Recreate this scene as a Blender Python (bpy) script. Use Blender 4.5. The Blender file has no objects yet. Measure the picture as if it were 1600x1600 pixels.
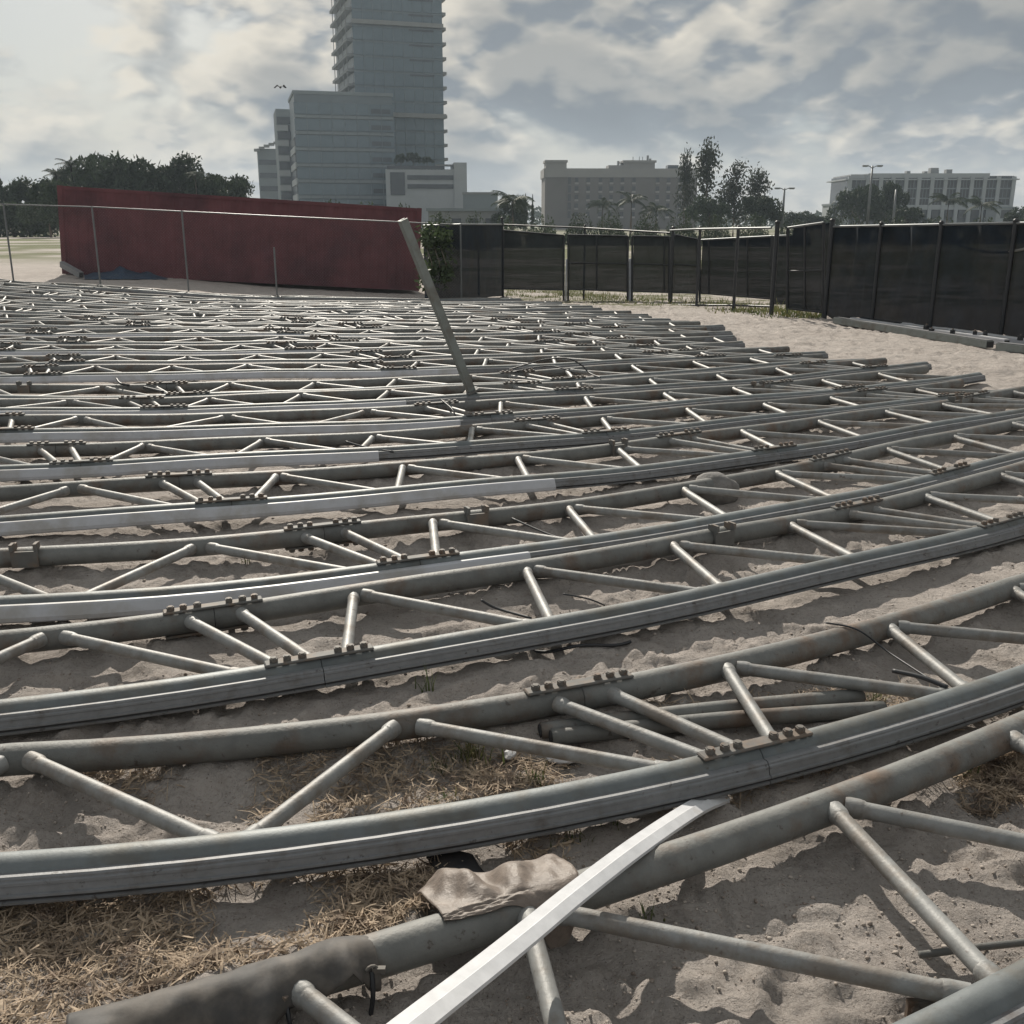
import bpy, bmesh, math, random
import numpy as np
from mathutils import Vector, Matrix, Quaternion

# ------------------------------------------------------------------ camera
sc = bpy.context.scene
F_PX, PITCH, EYE = 1570.0, math.radians(16.0), 1.75
cam_d = bpy.data.cameras.new("camera"); cam = bpy.data.objects.new("camera", cam_d)
sc.collection.objects.link(cam); sc.camera = cam
cam.location = (0, 0, EYE); cam.rotation_euler = (math.pi/2-PITCH, 0, 0)
cam_d.sensor_width = 36.0; cam_d.lens = 36.0*F_PX/1600.0
cam_d.clip_start = 0.05; cam_d.clip_end = 6000
sc.render.resolution_x = sc.render.resolution_y = 1024

# ------------------------------------------------------------------ sky, sun, exposure
SUN_AZ, SUN_EL = math.radians(-14.0), math.radians(33.0)     # left of straight ahead
sun_dir = Vector((math.sin(SUN_AZ)*math.cos(SUN_EL), math.cos(SUN_AZ)*math.cos(SUN_EL), math.sin(SUN_EL)))
world = bpy.data.worlds.new("World"); sc.world = world; world.use_nodes = True
def build_world():
    nt = world.node_tree; nt.nodes.clear(); N = nt.nodes.new; L = nt.links.new
    out = N('ShaderNodeOutputWorld'); bg = N('ShaderNodeBackground'); bg.inputs['Strength'].default_value = 0.1
    L(bg.outputs[0], out.inputs[0])
    sky = N('ShaderNodeTexSky'); sky.sky_type = 'NISHITA'; sky.sun_disc = False
    sky.sun_elevation = SUN_EL; sky.sun_rotation = SUN_AZ; sky.air_density = 1.2; sky.dust_density = 2.5
    def math_(op, a, b=None, clamp=False):
        n = N('ShaderNodeMath'); n.operation = op; n.use_clamp = clamp
        for i, v in enumerate((a, b)):
            if v is None: continue
            if isinstance(v, (int, float)): n.inputs[i].default_value = v
            else: L(v, n.inputs[i])
        return n.outputs[0]
    def mrange(v, a, b, c=0., d=1., smooth=True):
        n = N('ShaderNodeMapRange'); n.interpolation_type = 'SMOOTHSTEP' if smooth else 'LINEAR'
        L(v, n.inputs[0])
        for i, q in enumerate((a, b, c, d)): n.inputs[i+1].default_value = q
        return n.outputs[0]
    def mix(f, a, b):
        n = N('ShaderNodeMix'); n.data_type = 'RGBA'
        if isinstance(f, (int, float)): n.inputs['Factor'].default_value = f
        else: L(f, n.inputs['Factor'])
        for k, v in (('A', a), ('B', b)):
            s = [i for i in n.inputs if i.name == k and i.type == 'RGBA'][0]
            if isinstance(v, tuple): s.default_value = (*v, 1)
            else: L(v, s)
        return [o for o in n.outputs if o.type == 'RGBA'][0]
    tc = N('ShaderNodeTexCoord')
    def coords(scale, off):
        m = N('ShaderNodeMapping'); m.inputs['Scale'].default_value = scale; m.inputs['Location'].default_value = off
        L(tc.outputs['Generated'], m.inputs['Vector']); return m.outputs[0]
    def noise(vec, s, det, rough, dist=0.0):
        n = N('ShaderNodeTexNoise'); n.inputs['Scale'].default_value = s; n.inputs['Detail'].default_value = det
        n.inputs['Roughness'].default_value = rough; n.inputs['Distortion'].default_value = dist
        L(vec, n.inputs['Vector']); return n.outputs['Fac']
    def billow(vec, s):                          # cauliflower puffs: folded noise, three octaves
        tot = None
        for i, w in enumerate((1.0, .55, .3)):
            n = noise(vec, s*(2.1**i), 0, 0.5)
            f = math_('MULTIPLY', math_('ABSOLUTE', math_('SUBTRACT', n, 0.5)), 2*w)
            tot = f if tot is None else math_('ADD', tot, f)
        return tot
    def deck(sc3, off, step, s_base, s_cell, amt):
        r = []
        for k in (0, 1):
            v = coords(sc3, (off[0]-step[0]*k, off[1], off[2]+step[1]*k))
            n = noise(v, s_base, 6, 0.56)
            r.append(math_('ADD', n, math_('MULTIPLY', math_('SUBTRACT', billow(v, s_cell), .35), amt)))
        return r
    a1, a2 = deck((1, 1, 1.9), (1.33, 0.62, 0.35), (.012, .034), 2.4, 7.5, .16)
    b1, b2 = deck((1, 1, 2.6), (7.3, 1.1, 2.0), (.008, .024), 4.0, 12.0, .14)
    cov1 = mrange(a1, 0.49, 0.60); cov2 = mrange(b1, 0.39, 0.53, 0.0, 0.95)
    lit1 = mrange(math_('SUBTRACT', a1, a2), -0.045, 0.065); lit2 = mrange(math_('SUBTRACT', b1, b2), -0.045, 0.06)
    thick = mrange(a1, 0.56, 0.72)
    c2 = mix(lit2, (2.45, 2.75, 3.1), (6.1, 5.75, 5.1))
    c1 = mix(lit1, (2.15, 2.42, 2.7), (7.3, 6.75, 5.75))
    c1 = mix(math_('MULTIPLY', thick, 0.7), c1, (1.75, 1.98, 2.22))
    gap = mix(0.8, sky.outputs[0], (3.0, 3.6, 4.05))
    col = mix(cov2, gap, c2); col = mix(cov1, col, c1)
    sep = N('ShaderNodeSeparateXYZ'); L(tc.outputs['Generated'], sep.inputs[0])
    hz = mrange(sep.outputs['Z'], 0.0, 0.09, 0.55, 0.0)
    col = mix(hz, col, (4.5, 4.35, 4.0))
    L(col, bg.inputs['Color'])
build_world()
world.cycles.sampling_method = 'MANUAL'; world.cycles.sample_map_resolution = 256
sun_l = bpy.data.lights.new("sun", 'SUN'); sun = bpy.data.objects.new("sun", sun_l); sc.collection.objects.link(sun)
sun_l.energy = 5.0; sun_l.angle = math.radians(0.6); sun_l.color = (1.0, 0.93, 0.82)
sun.rotation_euler = (-sun_dir).to_track_quat('-Z', 'Y').to_euler()
vs = sc.view_settings; vs.view_transform = 'Standard'; vs.look = 'None'; vs.exposure = 0.15; vs.gamma = 1.0

# ------------------------------------------------------------------ helpers
COL = sc.collection
RNG = random.Random(5); NR = np.random.default_rng(11)
CP, SP = math.cos(PITCH), math.sin(PITCH)
def sstep(v, a, b):
    s = np.clip((v-a)/(b-a), 0, 1); return s*s*(3-2*s)
def gz(x, y):                                   # the lie of the land
    return sstep(y, 13, 27)*np.clip(-0.04*(x+7), 0, .3) + sstep(y, 20, 33)*np.clip(-.06*(x+10.5), -.46, 0)
def _ss(v, a, b):
    s = min(max((v-a)/(b-a), 0.), 1.); return s*s*(3-2*s)
def gzs(x, y):                                  # the same for single numbers
    if y < 13: return 0.0
    return _ss(y, 13, 27)*min(max(-0.04*(x+7), 0), .3) + _ss(y, 20, 33)*min(max(-.06*(x+10.5), -.46), 0)
def ray(px, py):
    X = px-800.; u = 800.-py
    return X, F_PX*CP+u*SP, -F_PX*SP+u*CP
def gp(px, py, h=0.0):                          # photo pixel -> point h above the ground
    X, Y, Z = ray(px, py); z = h
    for i in range(24):
        t = (z-EYE)/Z
        if Y*t < 12: break
        z = .5*z+.5*(h+gzs(X*t, Y*t))
    t = (z-EYE)/Z
    return Vector((X*t, Y*t, z))
def pz(px, py, z):
    X, Y, Z = ray(px, py); t = (z-EYE)/Z; return Vector((X*t, Y*t, z))
def at(px, py, Yd):                             # photo pixel -> point at distance Yd
    X, Y, Z = ray(px, py); t = Yd/Y; return Vector((X*t, Yd, EYE+Z*t))
def topx(p):
    ax = p[1]*CP-(p[2]-EYE)*SP; return 800+F_PX*p[0]/ax, 800-F_PX*(p[1]*SP+(p[2]-EYE)*CP)/ax

def tag(o, label=None, cat=None, group=None, kind=None):
    if label: o['label'] = label
    if cat: o['category'] = cat
    if group: o['group'] = group
    if kind: o['kind'] = kind
    return o
def empty(name, loc=(0, 0, 0), rz=0.0):
    o = bpy.data.objects.new(name, None); COL.objects.link(o); o.location = loc; o.rotation_euler = (0, 0, rz)
    o.empty_display_size = .2; return o
def link(name, me, parent=None, mat=None):
    o = bpy.data.objects.new(name, me); COL.objects.link(o)
    if mat is not None and not me.materials: me.materials.append(mat)
    if parent is not None: o.parent = parent
    return o
def mesh_from(verts, faces, mat=None, smooth=False, name='mesh'):
    me = bpy.data.meshes.new(name); me.from_pydata([tuple(v) for v in verts], [], faces); me.update()
    if smooth: me.polygons.foreach_set('use_smooth', [True]*len(me.polygons))
    if mat: me.materials.append(mat)
    return me
class MB:
    def __init__(s): s.v = []; s.f = []
    def add(s, vs, fs):
        b = len(s.v); s.v += [tuple(v) for v in vs]; s.f += [tuple(i+b for i in f) for f in fs]
    def box(s, c, sz, M=None):
        hx, hy, hz = sz[0]/2, sz[1]/2, sz[2]/2
        P = [Vector((c[0]+i*hx, c[1]+j*hy, c[2]+k*hz)) for k in (-1, 1) for j in (-1, 1) for i in (-1, 1)]
        if M: P = [M@p for p in P]
        s.add(P, [(0, 2, 3, 1), (4, 5, 7, 6), (0, 1, 5, 4), (2, 6, 7, 3), (0, 4, 6, 2), (1, 3, 7, 5)])
    def tube(s, pts, rad, n=8, caps=True):
        pts = [Vector(p) for p in pts]; rings = []
        up = Vector((0, 0, 1)); 
        for i, p in enumerate(pts):
            t = (pts[min(i+1, len(pts)-1)]-pts[max(i-1, 0)]).normalized()
            a = t.cross(up)
            if a.length < 1e-3: a = t.cross(Vector((1, 0, 0)))
            a.normalize(); b = a.cross(t)
            r = rad[i] if hasattr(rad, '__len__') else rad
            rings.append([p+a*(math.cos(q)*r)+b*(math.sin(q)*r) for q in [2*math.pi*k/n for k in range(n)]])
        base = len(s.v); s.v += [tuple(v) for R in rings for v in R]
        for i in range(len(pts)-1):
            for k in range(n):
                s.f.append((base+i*n+k, base+i*n+(k+1) % n, base+(i+1)*n+(k+1) % n, base+(i+1)*n+k))
        if caps:
            s.f.append(tuple(base+k for k in range(n))[::-1]); s.f.append(tuple(base+(len(pts)-1)*n+k for k in range(n)))
    def build(s, name, mat, parent=None, smooth=False):
        me = mesh_from(s.v, s.f, mat, smooth, name); return link(name, me, parent)
_cubes = {}
def cube(name, parent, c, sz, mat, rot=None):     # shared unit cube, scaled
    k = mat.name
    if k not in _cubes:
        b = MB(); b.box((0, 0, 0), (1, 1, 1)); _cubes[k] = mesh_from(b.v, b.f, mat, name='block_'+k)
    o = link(name, _cubes[k], parent); o.location = c; o.scale = sz
    if rot: o.rotation_euler = rot
    return o
_cyl = {}
def rod(name, parent, a, b, r, mat, n=12, weld=False):        # shared unit cylinder along z
    k = (mat.name, n, weld)
    if k not in _cyl:
        m = MB()
        if weld: m.tube([(0, 0, z) for z in (0, .045, .06, .068, .932, .94, .955, 1)], [1.22, 1.22, 1.14, 1, 1, 1.14, 1.22, 1.22], n)
        else: m.tube([(0, 0, 0), (0, 0, 1)], 1.0, n)
        me = mesh_from(m.v, m.f, mat, name='rod_'+mat.name)
        me.polygons.foreach_set('use_smooth', [len(p.vertices) == 4 for p in me.polygons]); _cyl[k] = me
    a = Vector(a); b = Vector(b); d = b-a
    o = link(name, _cyl[k], parent); o.location = a; o.rotation_mode = 'QUATERNION'
    o.rotation_quaternion = d.to_track_quat('Z', 'Y'); o.scale = (r, r, d.length); return o

# value noise (vectorised)
def _h(i, j, s):
    n = (i.astype(np.int64)*374761393+j.astype(np.int64)*668265263+s*974634721) & 0x7fffffff
    n = ((n ^ (n >> 13))*1274126177) & 0x7fffffff
    return ((n ^ (n >> 16)) & 0xffff)/65535.0
def vnoise(x, y, s=0):
    i = np.floor(x); j = np.floor(y); u = x-i; v = y-j; u = u*u*u*(u*(u*6-15)+10); v = v*v*v*(v*(v*6-15)+10)
    a, b, c, d = _h(i, j, s), _h(i+1, j, s), _h(i, j+1, s), _h(i+1, j+1, s)
    return (a*(1-u)+b*u)*(1-v)+(c*(1-u)+d*u)*v*1.0-0.5
def fbm(x, y, o, s=0, g=.5):
    r = 0; a = 1
    for k in range(o): r = r+a*vnoise(x*2**k+k*17.3, y*2**k-k*9.1, s+k); a *= g
    return r

# ------------------------------------------------------------------ materials
MATS = {}
def mat(name, col, rough=.6, metal=0., var=.0, vscale=6., col2=None, bump=0., bscale=40., spec=.5, objvar=0., transl=0., alpha=None, c2range=(.45, .65), spots=None):
    m = bpy.data.materials.new(name); m.use_nodes = True; nt = m.node_tree; N = nt.nodes.new; L = nt.links.new
    b = nt.nodes['Principled BSDF']; out = nt.nodes['Material Output']
    b.inputs['Roughness'].default_value = rough; b.inputs['Metallic'].default_value = metal
    b.inputs['Specular IOR Level'].default_value = spec
    geo = N('ShaderNodeNewGeometry'); vec = geo.outputs['Position']
    rgb = N('ShaderNodeRGB'); rgb.outputs[0].default_value = (*col, 1); c = rgb.outputs[0]
    def mixn(f, a, bb, mode='MIX'):
        n = N('ShaderNodeMix'); n.data_type = 'RGBA'; n.blend_type = mode
        if isinstance(f, float): n.inputs['Factor'].default_value = f
        else: L(f, n.inputs['Factor'])
        sa = [i for i in n.inputs if i.type == 'RGBA']
        for s, v in zip(sa, (a, bb)):
            if isinstance(v, tuple): s.default_value = (*v, 1)
            else: L(v, s)
        return [o for o in n.outputs if o.type == 'RGBA'][0]
    def nz(sc_, det, ro):
        n = N('ShaderNodeTexNoise'); n.inputs['Scale'].default_value = sc_; n.inputs['Detail'].default_value = det
        n.inputs['Roughness'].default_value = ro; L(vec, n.inputs['Vector']); return n.outputs['Fac']
    if col2:
        r = N('ShaderNodeMapRange'); r.interpolation_type = 'SMOOTHSTEP'; L(nz(vscale, 8, .65), r.inputs[0])
        r.inputs[1].default_value, r.inputs[2].default_value = c2range; c = mixn(r.outputs[0], c, col2)
    if spots:
        r = N('ShaderNodeMapRange'); r.interpolation_type = 'SMOOTHSTEP'; L(nz(spots[1], 6, .7), r.inputs[0]); r.inputs[1].default_value, r.inputs[2].default_value = spots[2:4]; r.inputs[4].default_value = .85
        c = mixn(r.outputs[0], c, spots[0])
    if var:
        r = N('ShaderNodeMapRange'); L(nz(vscale*2.7, 6, .6), r.inputs[0]); r.inputs[1].default_value = .3; r.inputs[2].default_value = .7
        r.inputs[3].default_value = 1-var; r.inputs[4].default_value = 1+var
        h = N('ShaderNodeHueSaturation'); L(r.outputs[0], h.inputs['Value']); L(c, h.inputs['Color']); c = h.outputs[0]
    if objvar:
        oi = N('ShaderNodeObjectInfo'); r = N('ShaderNodeMapRange'); L(oi.outputs['Random'], r.inputs[0])
        r.inputs[3].default_value = 1-objvar; r.inputs[4].default_value = 1+objvar
        h = N('ShaderNodeHueSaturation'); L(r.outputs[0], h.inputs['Value']); L(c, h.inputs['Color']); c = h.outputs[0]
    L(c, b.inputs['Base Color'])
    if bump:
        bn = N('ShaderNodeBump'); bn.inputs['Strength'].default_value = bump; bn.inputs['Distance'].default_value = .02
        L(nz(bscale, 8, .65), bn.inputs['Height']); L(bn.outputs[0], b.inputs['Normal'])
    sh = b.outputs[0]
    if transl:
        t = N('ShaderNodeBsdfTranslucent'); L(c, t.inputs['Color']); mx = N('ShaderNodeMixShader'); mx.inputs[0].default_value = transl
        L(sh, mx.inputs[1]); L(t.outputs[0], mx.inputs[2]); sh = mx.outputs[0]
    if alpha is not None:
        t = N('ShaderNodeBsdfTransparent'); mx = N('ShaderNodeMixShader'); mx.inputs[0].default_value = alpha
        L(t.outputs[0], mx.inputs[1]); L(sh, mx.inputs[2]); sh = mx.outputs[0]
    L(sh, out.inputs['Surface']); MATS[name] = m; return m

GALV = mat('galvanised', (.135, .15, .154), .56, .2, .16, 5, (.12, .12, .11), .1, 60, objvar=.15, spots=((.07, .055, .045), 26, .63, .72))
GALV_D = mat('galvanised_dirty', (.145, .147, .14), .6, .1, .2, 4, (.12, .085, .062), .2, 45, objvar=.15, c2range=(.47, .70), spots=((.055, .042, .035), 22, .60, .70))
BRACE = mat('brace_steel', (.24, .242, .236), .55, .12, .16, 7, (.18, .16, .14), .15, 60, objvar=.14, spots=((.09, .065, .05), 24, .61, .72))
ALU = mat('aluminium_rail', (.185, .19, .197), .58, .15, .12, 9, (.13, .12, .115), .1, 80, c2range=(.5, .72), spots=((.05, .042, .038), 30, .60, .70))
NEAR_BLACK = mat('dark_groove', (.03, .03, .032), .7)
WHITEP = mat('white_cover_strip', (.46, .47, .50), .42, 0, .06, 3, (.36, .35, .34), .05, 30, objvar=.1)
WHITE_NEW = mat('white_plastic', (.62, .625, .64), .42, 0, .09, 9, (.44, .41, .38), .04, 50, c2range=(.58, .78))
BOLT = mat('bolt_steel', (.13, .12, .108), .7, .15, .2, 20, (.15, .10, .07))
PLATE = mat('splice_steel', (.13, .128, .122), .72, .1, .15, 8, (.17, .13, .10))
SILVER = mat('fence_silver', (.15, .16, .165), .45, .4, .08, 5)
BLACKP = mat('black_post', (.02, .022, .026), .5, 0, .1)
STRAW = mat('straw', (.42, .33, .24), .85, 0, .45, 14, (.19, .14, .105), transl=.15)
GRASS = mat('grass_blade', (.085, .11, .035), .7, 0, .3, 8, (.2, .17, .08), transl=.3)
LEAF = [mat('leaf_dark', (.045, .062, .035), .65, 0, .3, .5, transl=.12, objvar=.2, spec=.2),
        mat('leaf_mid', (.05, .07, .034), .65, 0, .3, .6, transl=.15, objvar=.2, spec=.2),
        mat('leaf_needle', (.05, .06, .04), .7, 0, .25, .7, transl=.15, spec=.2)]
LEAF_VINE = mat('leaf_vine', (.05, .075, .03), .6, 0, .4, 4, transl=.3)
BARK = mat('bark', (.11, .09, .07), .9, 0, .2, 3, bump=.4, bscale=15)
# ------------------------------------------------------------------ truss curves: (cx, cy, radial corrections a0..a3, depth, phi range)
FIT = [
(-6.186, 16.151, 1.078, -5.584, 10.54, -7.033, 0.747, 0.353, 0.545),
(-5.031, 17.805, -1.459, 10.896, -24.942, 16.948, 0.611, 0.224, 0.512),
(-6.442, 18.554, 0.322, -1.41, 1.657, -0.162, 0.699, 0.287, 0.707),
(-6.186, 19.743, -1.154, 8.583, -19.05, 13.169, 0.718, 0.235, 0.763),
(-5.719, 21.343, 0.032, 0.65, -3.527, 3.973, 0.703, 0.161, 0.786),
(-5.112, 22.759, 0.174, -1.052, -0.093, 2.395, 0.624, 0.082, 0.689),
(-4.698, 24.021, 0.108, -0.891, 0.94, 0.77, 0.646, 0.017, 0.678),
(-4.727, 25.026, 0.084, -1.197, 1.609, 0.581, 0.567, -0.01, 0.649),
(-4.937, 25.785, 0.043, 1.217, -8.788, 11.824, 0.675, -0.029, 0.631),
(-4.464, 27.237, -0.003, -1.364, 3.703, 0.0, 0.64, -0.102, 0.539),
(-4.347, 28.162, -0.075, -1.882, 5.752, 0.0, 0.64, -0.11, 0.514),
(-4.146, 29.203, -0.23, -0.95, 6.104, 0.0, 0.64, -0.165, 0.452),
(-4.039, 29.991, -0.383, -0.25, 5.886, 0.0, 0.64, -0.207, 0.433),
(-3.943, 31.002, -0.518, 0.018, 6.982, 0.0, 0.64, -0.248, 0.43),
(-3.949, 31.746, -0.67, 0.74, 5.0, 0.0, 0.64, -0.298, 0.446),
(-3.944, 32.542, -0.735, 0.925, 5.0, 0.0, 0.64, -0.336, 0.453),
(-3.849, 33.332, -0.801, 1.634, 5.0, 0.0, 0.64, -0.389, 0.415),
(-3.945, 34.365, -0.841, 1.679, 5.0, 0.0, 0.64, -0.425, 0.412),
(-4.239, 35.599, -0.778, 1.407, 5.0, 0.0, 0.64, -0.44, 0.376),
(-4.089, 36.208, -0.852, 2.102, 5.0, 0.0, 0.64, -0.495, 0.354),
(-4.435, 37.891, -0.401, 2.312, 5.0, 0.0, 0.64, -0.504, 0.19),
(-4.905, 40.306, -0.628, -0.297, 5.0, 0.0, 0.64, -0.486, 0.116),
]
FIT[19] = (FIT[19][0], FIT[19][1]+.25)+FIT[19][2:]
FIT[20] = (FIT[20][0], FIT[20][1]+.15)+FIT[20][2:]
RAD = 16.0; ZC = 0.099; PR = 0.052
NT = len(FIT)
def rho(k, ph):
    c = FIT[k]; q = np.clip(ph, c[7], c[8]); return RAD+c[2]+c[3]*q+c[4]*q*q+c[5]*q**3
def tpt(k, ph, off=0.0, z=ZC):                    # off: outward from the rail chord; the inner chord is at -depth
    c = FIT[k]; q = min(max(ph, c[7]), c[8]); r = RAD+c[2]+c[3]*q+c[4]*q*q+c[5]*q**3+off
    x = c[0]+r*math.sin(ph); y = c[1]-r*math.cos(ph)
    return Vector((x, y, z+gzs(x, y)+(0 if k < 2 else .010*math.sin(ph*19+k*2.1+(1.3 if off < -.3 else 0))+.005*math.sin(ph*47+k))))
def phi_at_px(k, px, off):
    lo, hi = -.75, 1.0
    for i in range(50):
        m = (lo+hi)/2; p = tpt(k, m, off)
        if p.y < .3 or topx(p)[0] < px: lo = m
        else: hi = m
    return (lo+hi)/2

S0PX = [60, 905, 335, 505, 281, 90, 682, 222, 262, 64, 100, 12, 507, 70, 217, 150, 312, 255, 120, 550, 380, 200]
ENDPX = {5: 1500, 6: 1446, 7: 1381, 8: 1281, 9: 1230, 10: 1150, 11: 1115, 12: 1105, 13: 1102, 14: 1092, 15: 1044, 16: 1017, 17: 985, 18: 917, 19: 905, 20: 860, 21: 800}
COVER = {3: 830, 4: 868, 5: 592, 6: 720, 7: 635, 9: 716, 11: 503, 13: 620}
RC = 15.0; MOD = 3.70/RC
def truss_span(k):
    d = FIT[k][6]; s0 = phi_at_px(k, S0PX[k], -d)
    if k == 0: s0 = phi_at_px(0, 1288, -d)-2.30/RC
    end = phi_at_px(k, ENDPX[k], -d) if k in ENDPX else s0+8.5/RC
    start = s0-(7.4 if k < 14 else 11.2)/RC
    if k == 0: start = phi_at_px(0, 128, -d)
    return s0, start, end
SPAN_T = [truss_span(k) for k in range(NT)]
# ------------------------------------------------------------------ ground
def axis_steps(lo, hi, d, near_lim, far, r1=1.012, r2=1.085):
    core = list(np.arange(lo, hi, d)); out = core[:]
    s = d; v = core[-1]
    while v < far:
        s *= r1 if v < near_lim else r2; v += s; out.append(v)
    return out
GROUND_FAR = 1500.
yp = axis_steps(1.15, 3.3, .018, 24, GROUND_FAR, 1.006)
yn = [1.15-.05*1.25**i for i in range(1, 40) if .05*1.25**i < GROUND_FAR]
ys = np.array(sorted(yn)+yp)
xr = axis_steps(0, 2.0, .018, 12, GROUND_FAR, 1.008); xl = [-v for v in axis_steps(0, 1.8, .018, 14, GROUND_FAR, 1.009)[1:]]
xs = np.array(sorted(xl)+xr)
X, Y = np.meshgrid(xs, ys)
def chord_lift(X, Y):
    h = np.zeros_like(X)
    for k in range(14):
        c = FIT[k]; dx = X-c[0]; dy = Y-c[1]; ph = np.arctan2(dx, -dy); r = np.hypot(dx, dy); rr = rho(k, ph)
        ok = (ph > SPAN_T[k][1]) & (ph < SPAN_T[k][2])
        dc = np.abs(r-(rr-c[6])); h += ok*.045*np.exp(-(dc/.13)**2)*np.clip(.55+1.5*vnoise(X*1.3, Y*1.3, 40+k), 0, 1)
        dr = np.abs(r-(rr+.02)); h += ok*.035*np.exp(-(dr/.12)**2)*np.clip(.35+1.5*vnoise(X*1.1, Y*1.1, 80+k), 0, 1)
    return h
def sand_h(X, Y):
    near = 1-sstep(Y, 24, 45); fine = 1-sstep(np.maximum(Y, np.abs(X)*1.6), 7, 17)
    h = .020*fbm(X*1.5, Y*1.5, 2, 3) + .022*fbm(X*4.8, Y*4.8, 3, 7)*np.clip(.55+1.6*vnoise(X*.8, Y*.8, 9), 0.1, 1.3)
    bl = np.abs(vnoise(X*8.5+1.5*vnoise(X*3.3, Y*3.3, 22), Y*8.5+1.5*vnoise(X*3.1, Y*3.1, 23), 24))*2
    h += .015*(bl-.35)*np.clip(.55+2.2*vnoise(X*1.1, Y*1.1, 25), .05, 1.2)
    bl = np.abs(vnoise(X*19, Y*19, 26))*2; h += fine*.021*(bl-.35)*np.clip(.6+2.2*vnoise(X*1.5, Y*1.5, 27), .1, 1.2)
    rid = 1-2*np.abs(vnoise(X*6.5+.6*vnoise(X*3, Y*3, 21), Y*6.5, 13)); h += .007*(rid**2-.4)*np.clip(.4+2*vnoise(X*.9+3, Y*.9, 15), 0, 1.2)
    # scuffed footprints
    fx = np.floor(X/.42); fy = np.floor(Y/.42)
    for ox in (-1, 0, 1):
        for oy in (-1, 0, 1):
            i = fx+ox; j = fy+oy; cx = (i+.2+.6*_h(i, j, 5))*.42; cy = (j+.2+.6*_h(i, j, 6))*.42; a = 6.28*_h(i, j, 8)
            u = (X-cx)*np.cos(a)+(Y-cy)*np.sin(a); v = -(X-cx)*np.sin(a)+(Y-cy)*np.cos(a)
            d = (u/.13)**2+(v/.055)**2; on = _h(i, j, 12) > .42
            h += on*(-.022*np.exp(-d**2) + .012*np.exp(-(np.sqrt(d)-1.35)**2*9))
    h += .017*fbm(X*14, Y*14, 2, 30)*np.clip(.6+1.5*vnoise(X*1.7, Y*1.7, 31), .2, 1.3)
    h += fine*.008*np.abs(vnoise(X*26, Y*26, 35))*np.clip(.5+2*vnoise(X*2.3, Y*2.3, 36), 0, 1.2)
    # tyre tread crossing the near right corner
    for (ax, ay, bx, by, w) in ((.15, 1.55, 3.3, 2.55, .15), (.45, 1.2, 3.6, 2.25, .13)):
        L_ = math.hypot(bx-ax, by-ay); tx, ty = (bx-ax)/L_, (by-ay)/L_
        u = (X-ax)*tx+(Y-ay)*ty; v = -(X-ax)*ty+(Y-ay)*tx
        band = np.exp(-(v/w)**6)*(u > 0)*(u < L_)
        k = np.sin(2*np.pi*(u/.08+np.abs(v)*6))*np.cos(2*np.pi*v/.095)
        h = h*(1-.45*band)+band*(.019*np.clip(k*1.6, -1, 1)*np.clip(.7+1.8*vnoise(X*3, Y*3, 77), 0, 1)-.012)
    return h*near*(1+.5*sstep(Y, 9, 15))
H0 = sand_h(X, Y)
lift = chord_lift(X, Y)
# clear of the pipes: never higher than their lower half
Hs = np.minimum(H0+lift, .055) 
Z = gz(X, Y)+Hs
Z += sstep(Y, 40, 120)*.25*fbm(X*.03, Y*.03, 3, 50)
def ground_z(x, y):
    i = np.clip(np.searchsorted(xs, x)-1, 0, len(xs)-2); j = np.clip(np.searchsorted(ys, y)-1, 0, len(ys)-2)
    u = (x-xs[i])/(xs[i+1]-xs[i]); v = (y-ys[j])/(ys[j+1]-ys[j])
    return (Z[j, i]*(1-u)+Z[j, i+1]*u)*(1-v)+(Z[j+1, i]*(1-u)+Z[j+1, i+1]*u)*v
def grid_mesh(name, V, nr, nc, material, smooth=True):
    me = bpy.data.meshes.new(name)
    me.vertices.add(len(V)); me.vertices.foreach_set('co', V.astype(np.float32).ravel())
    idx = np.arange(nr*nc).reshape(nr, nc)
    q = np.stack([idx[:-1, :-1], idx[:-1, 1:], idx[1:, 1:], idx[1:, :-1]], -1).reshape(-1, 4)
    me.loops.add(q.size); me.loops.foreach_set('vertex_index', q.ravel().astype(np.int32))
    me.polygons.add(len(q)); me.polygons.foreach_set('loop_start', np.arange(0, q.size, 4, dtype=np.int32))
    me.update(calc_edges=True); me.validate()
    if smooth: me.polygons.foreach_set('use_smooth', np.ones(len(q), dtype=bool))
    if material: me.materials.append(material)
    return me
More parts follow.
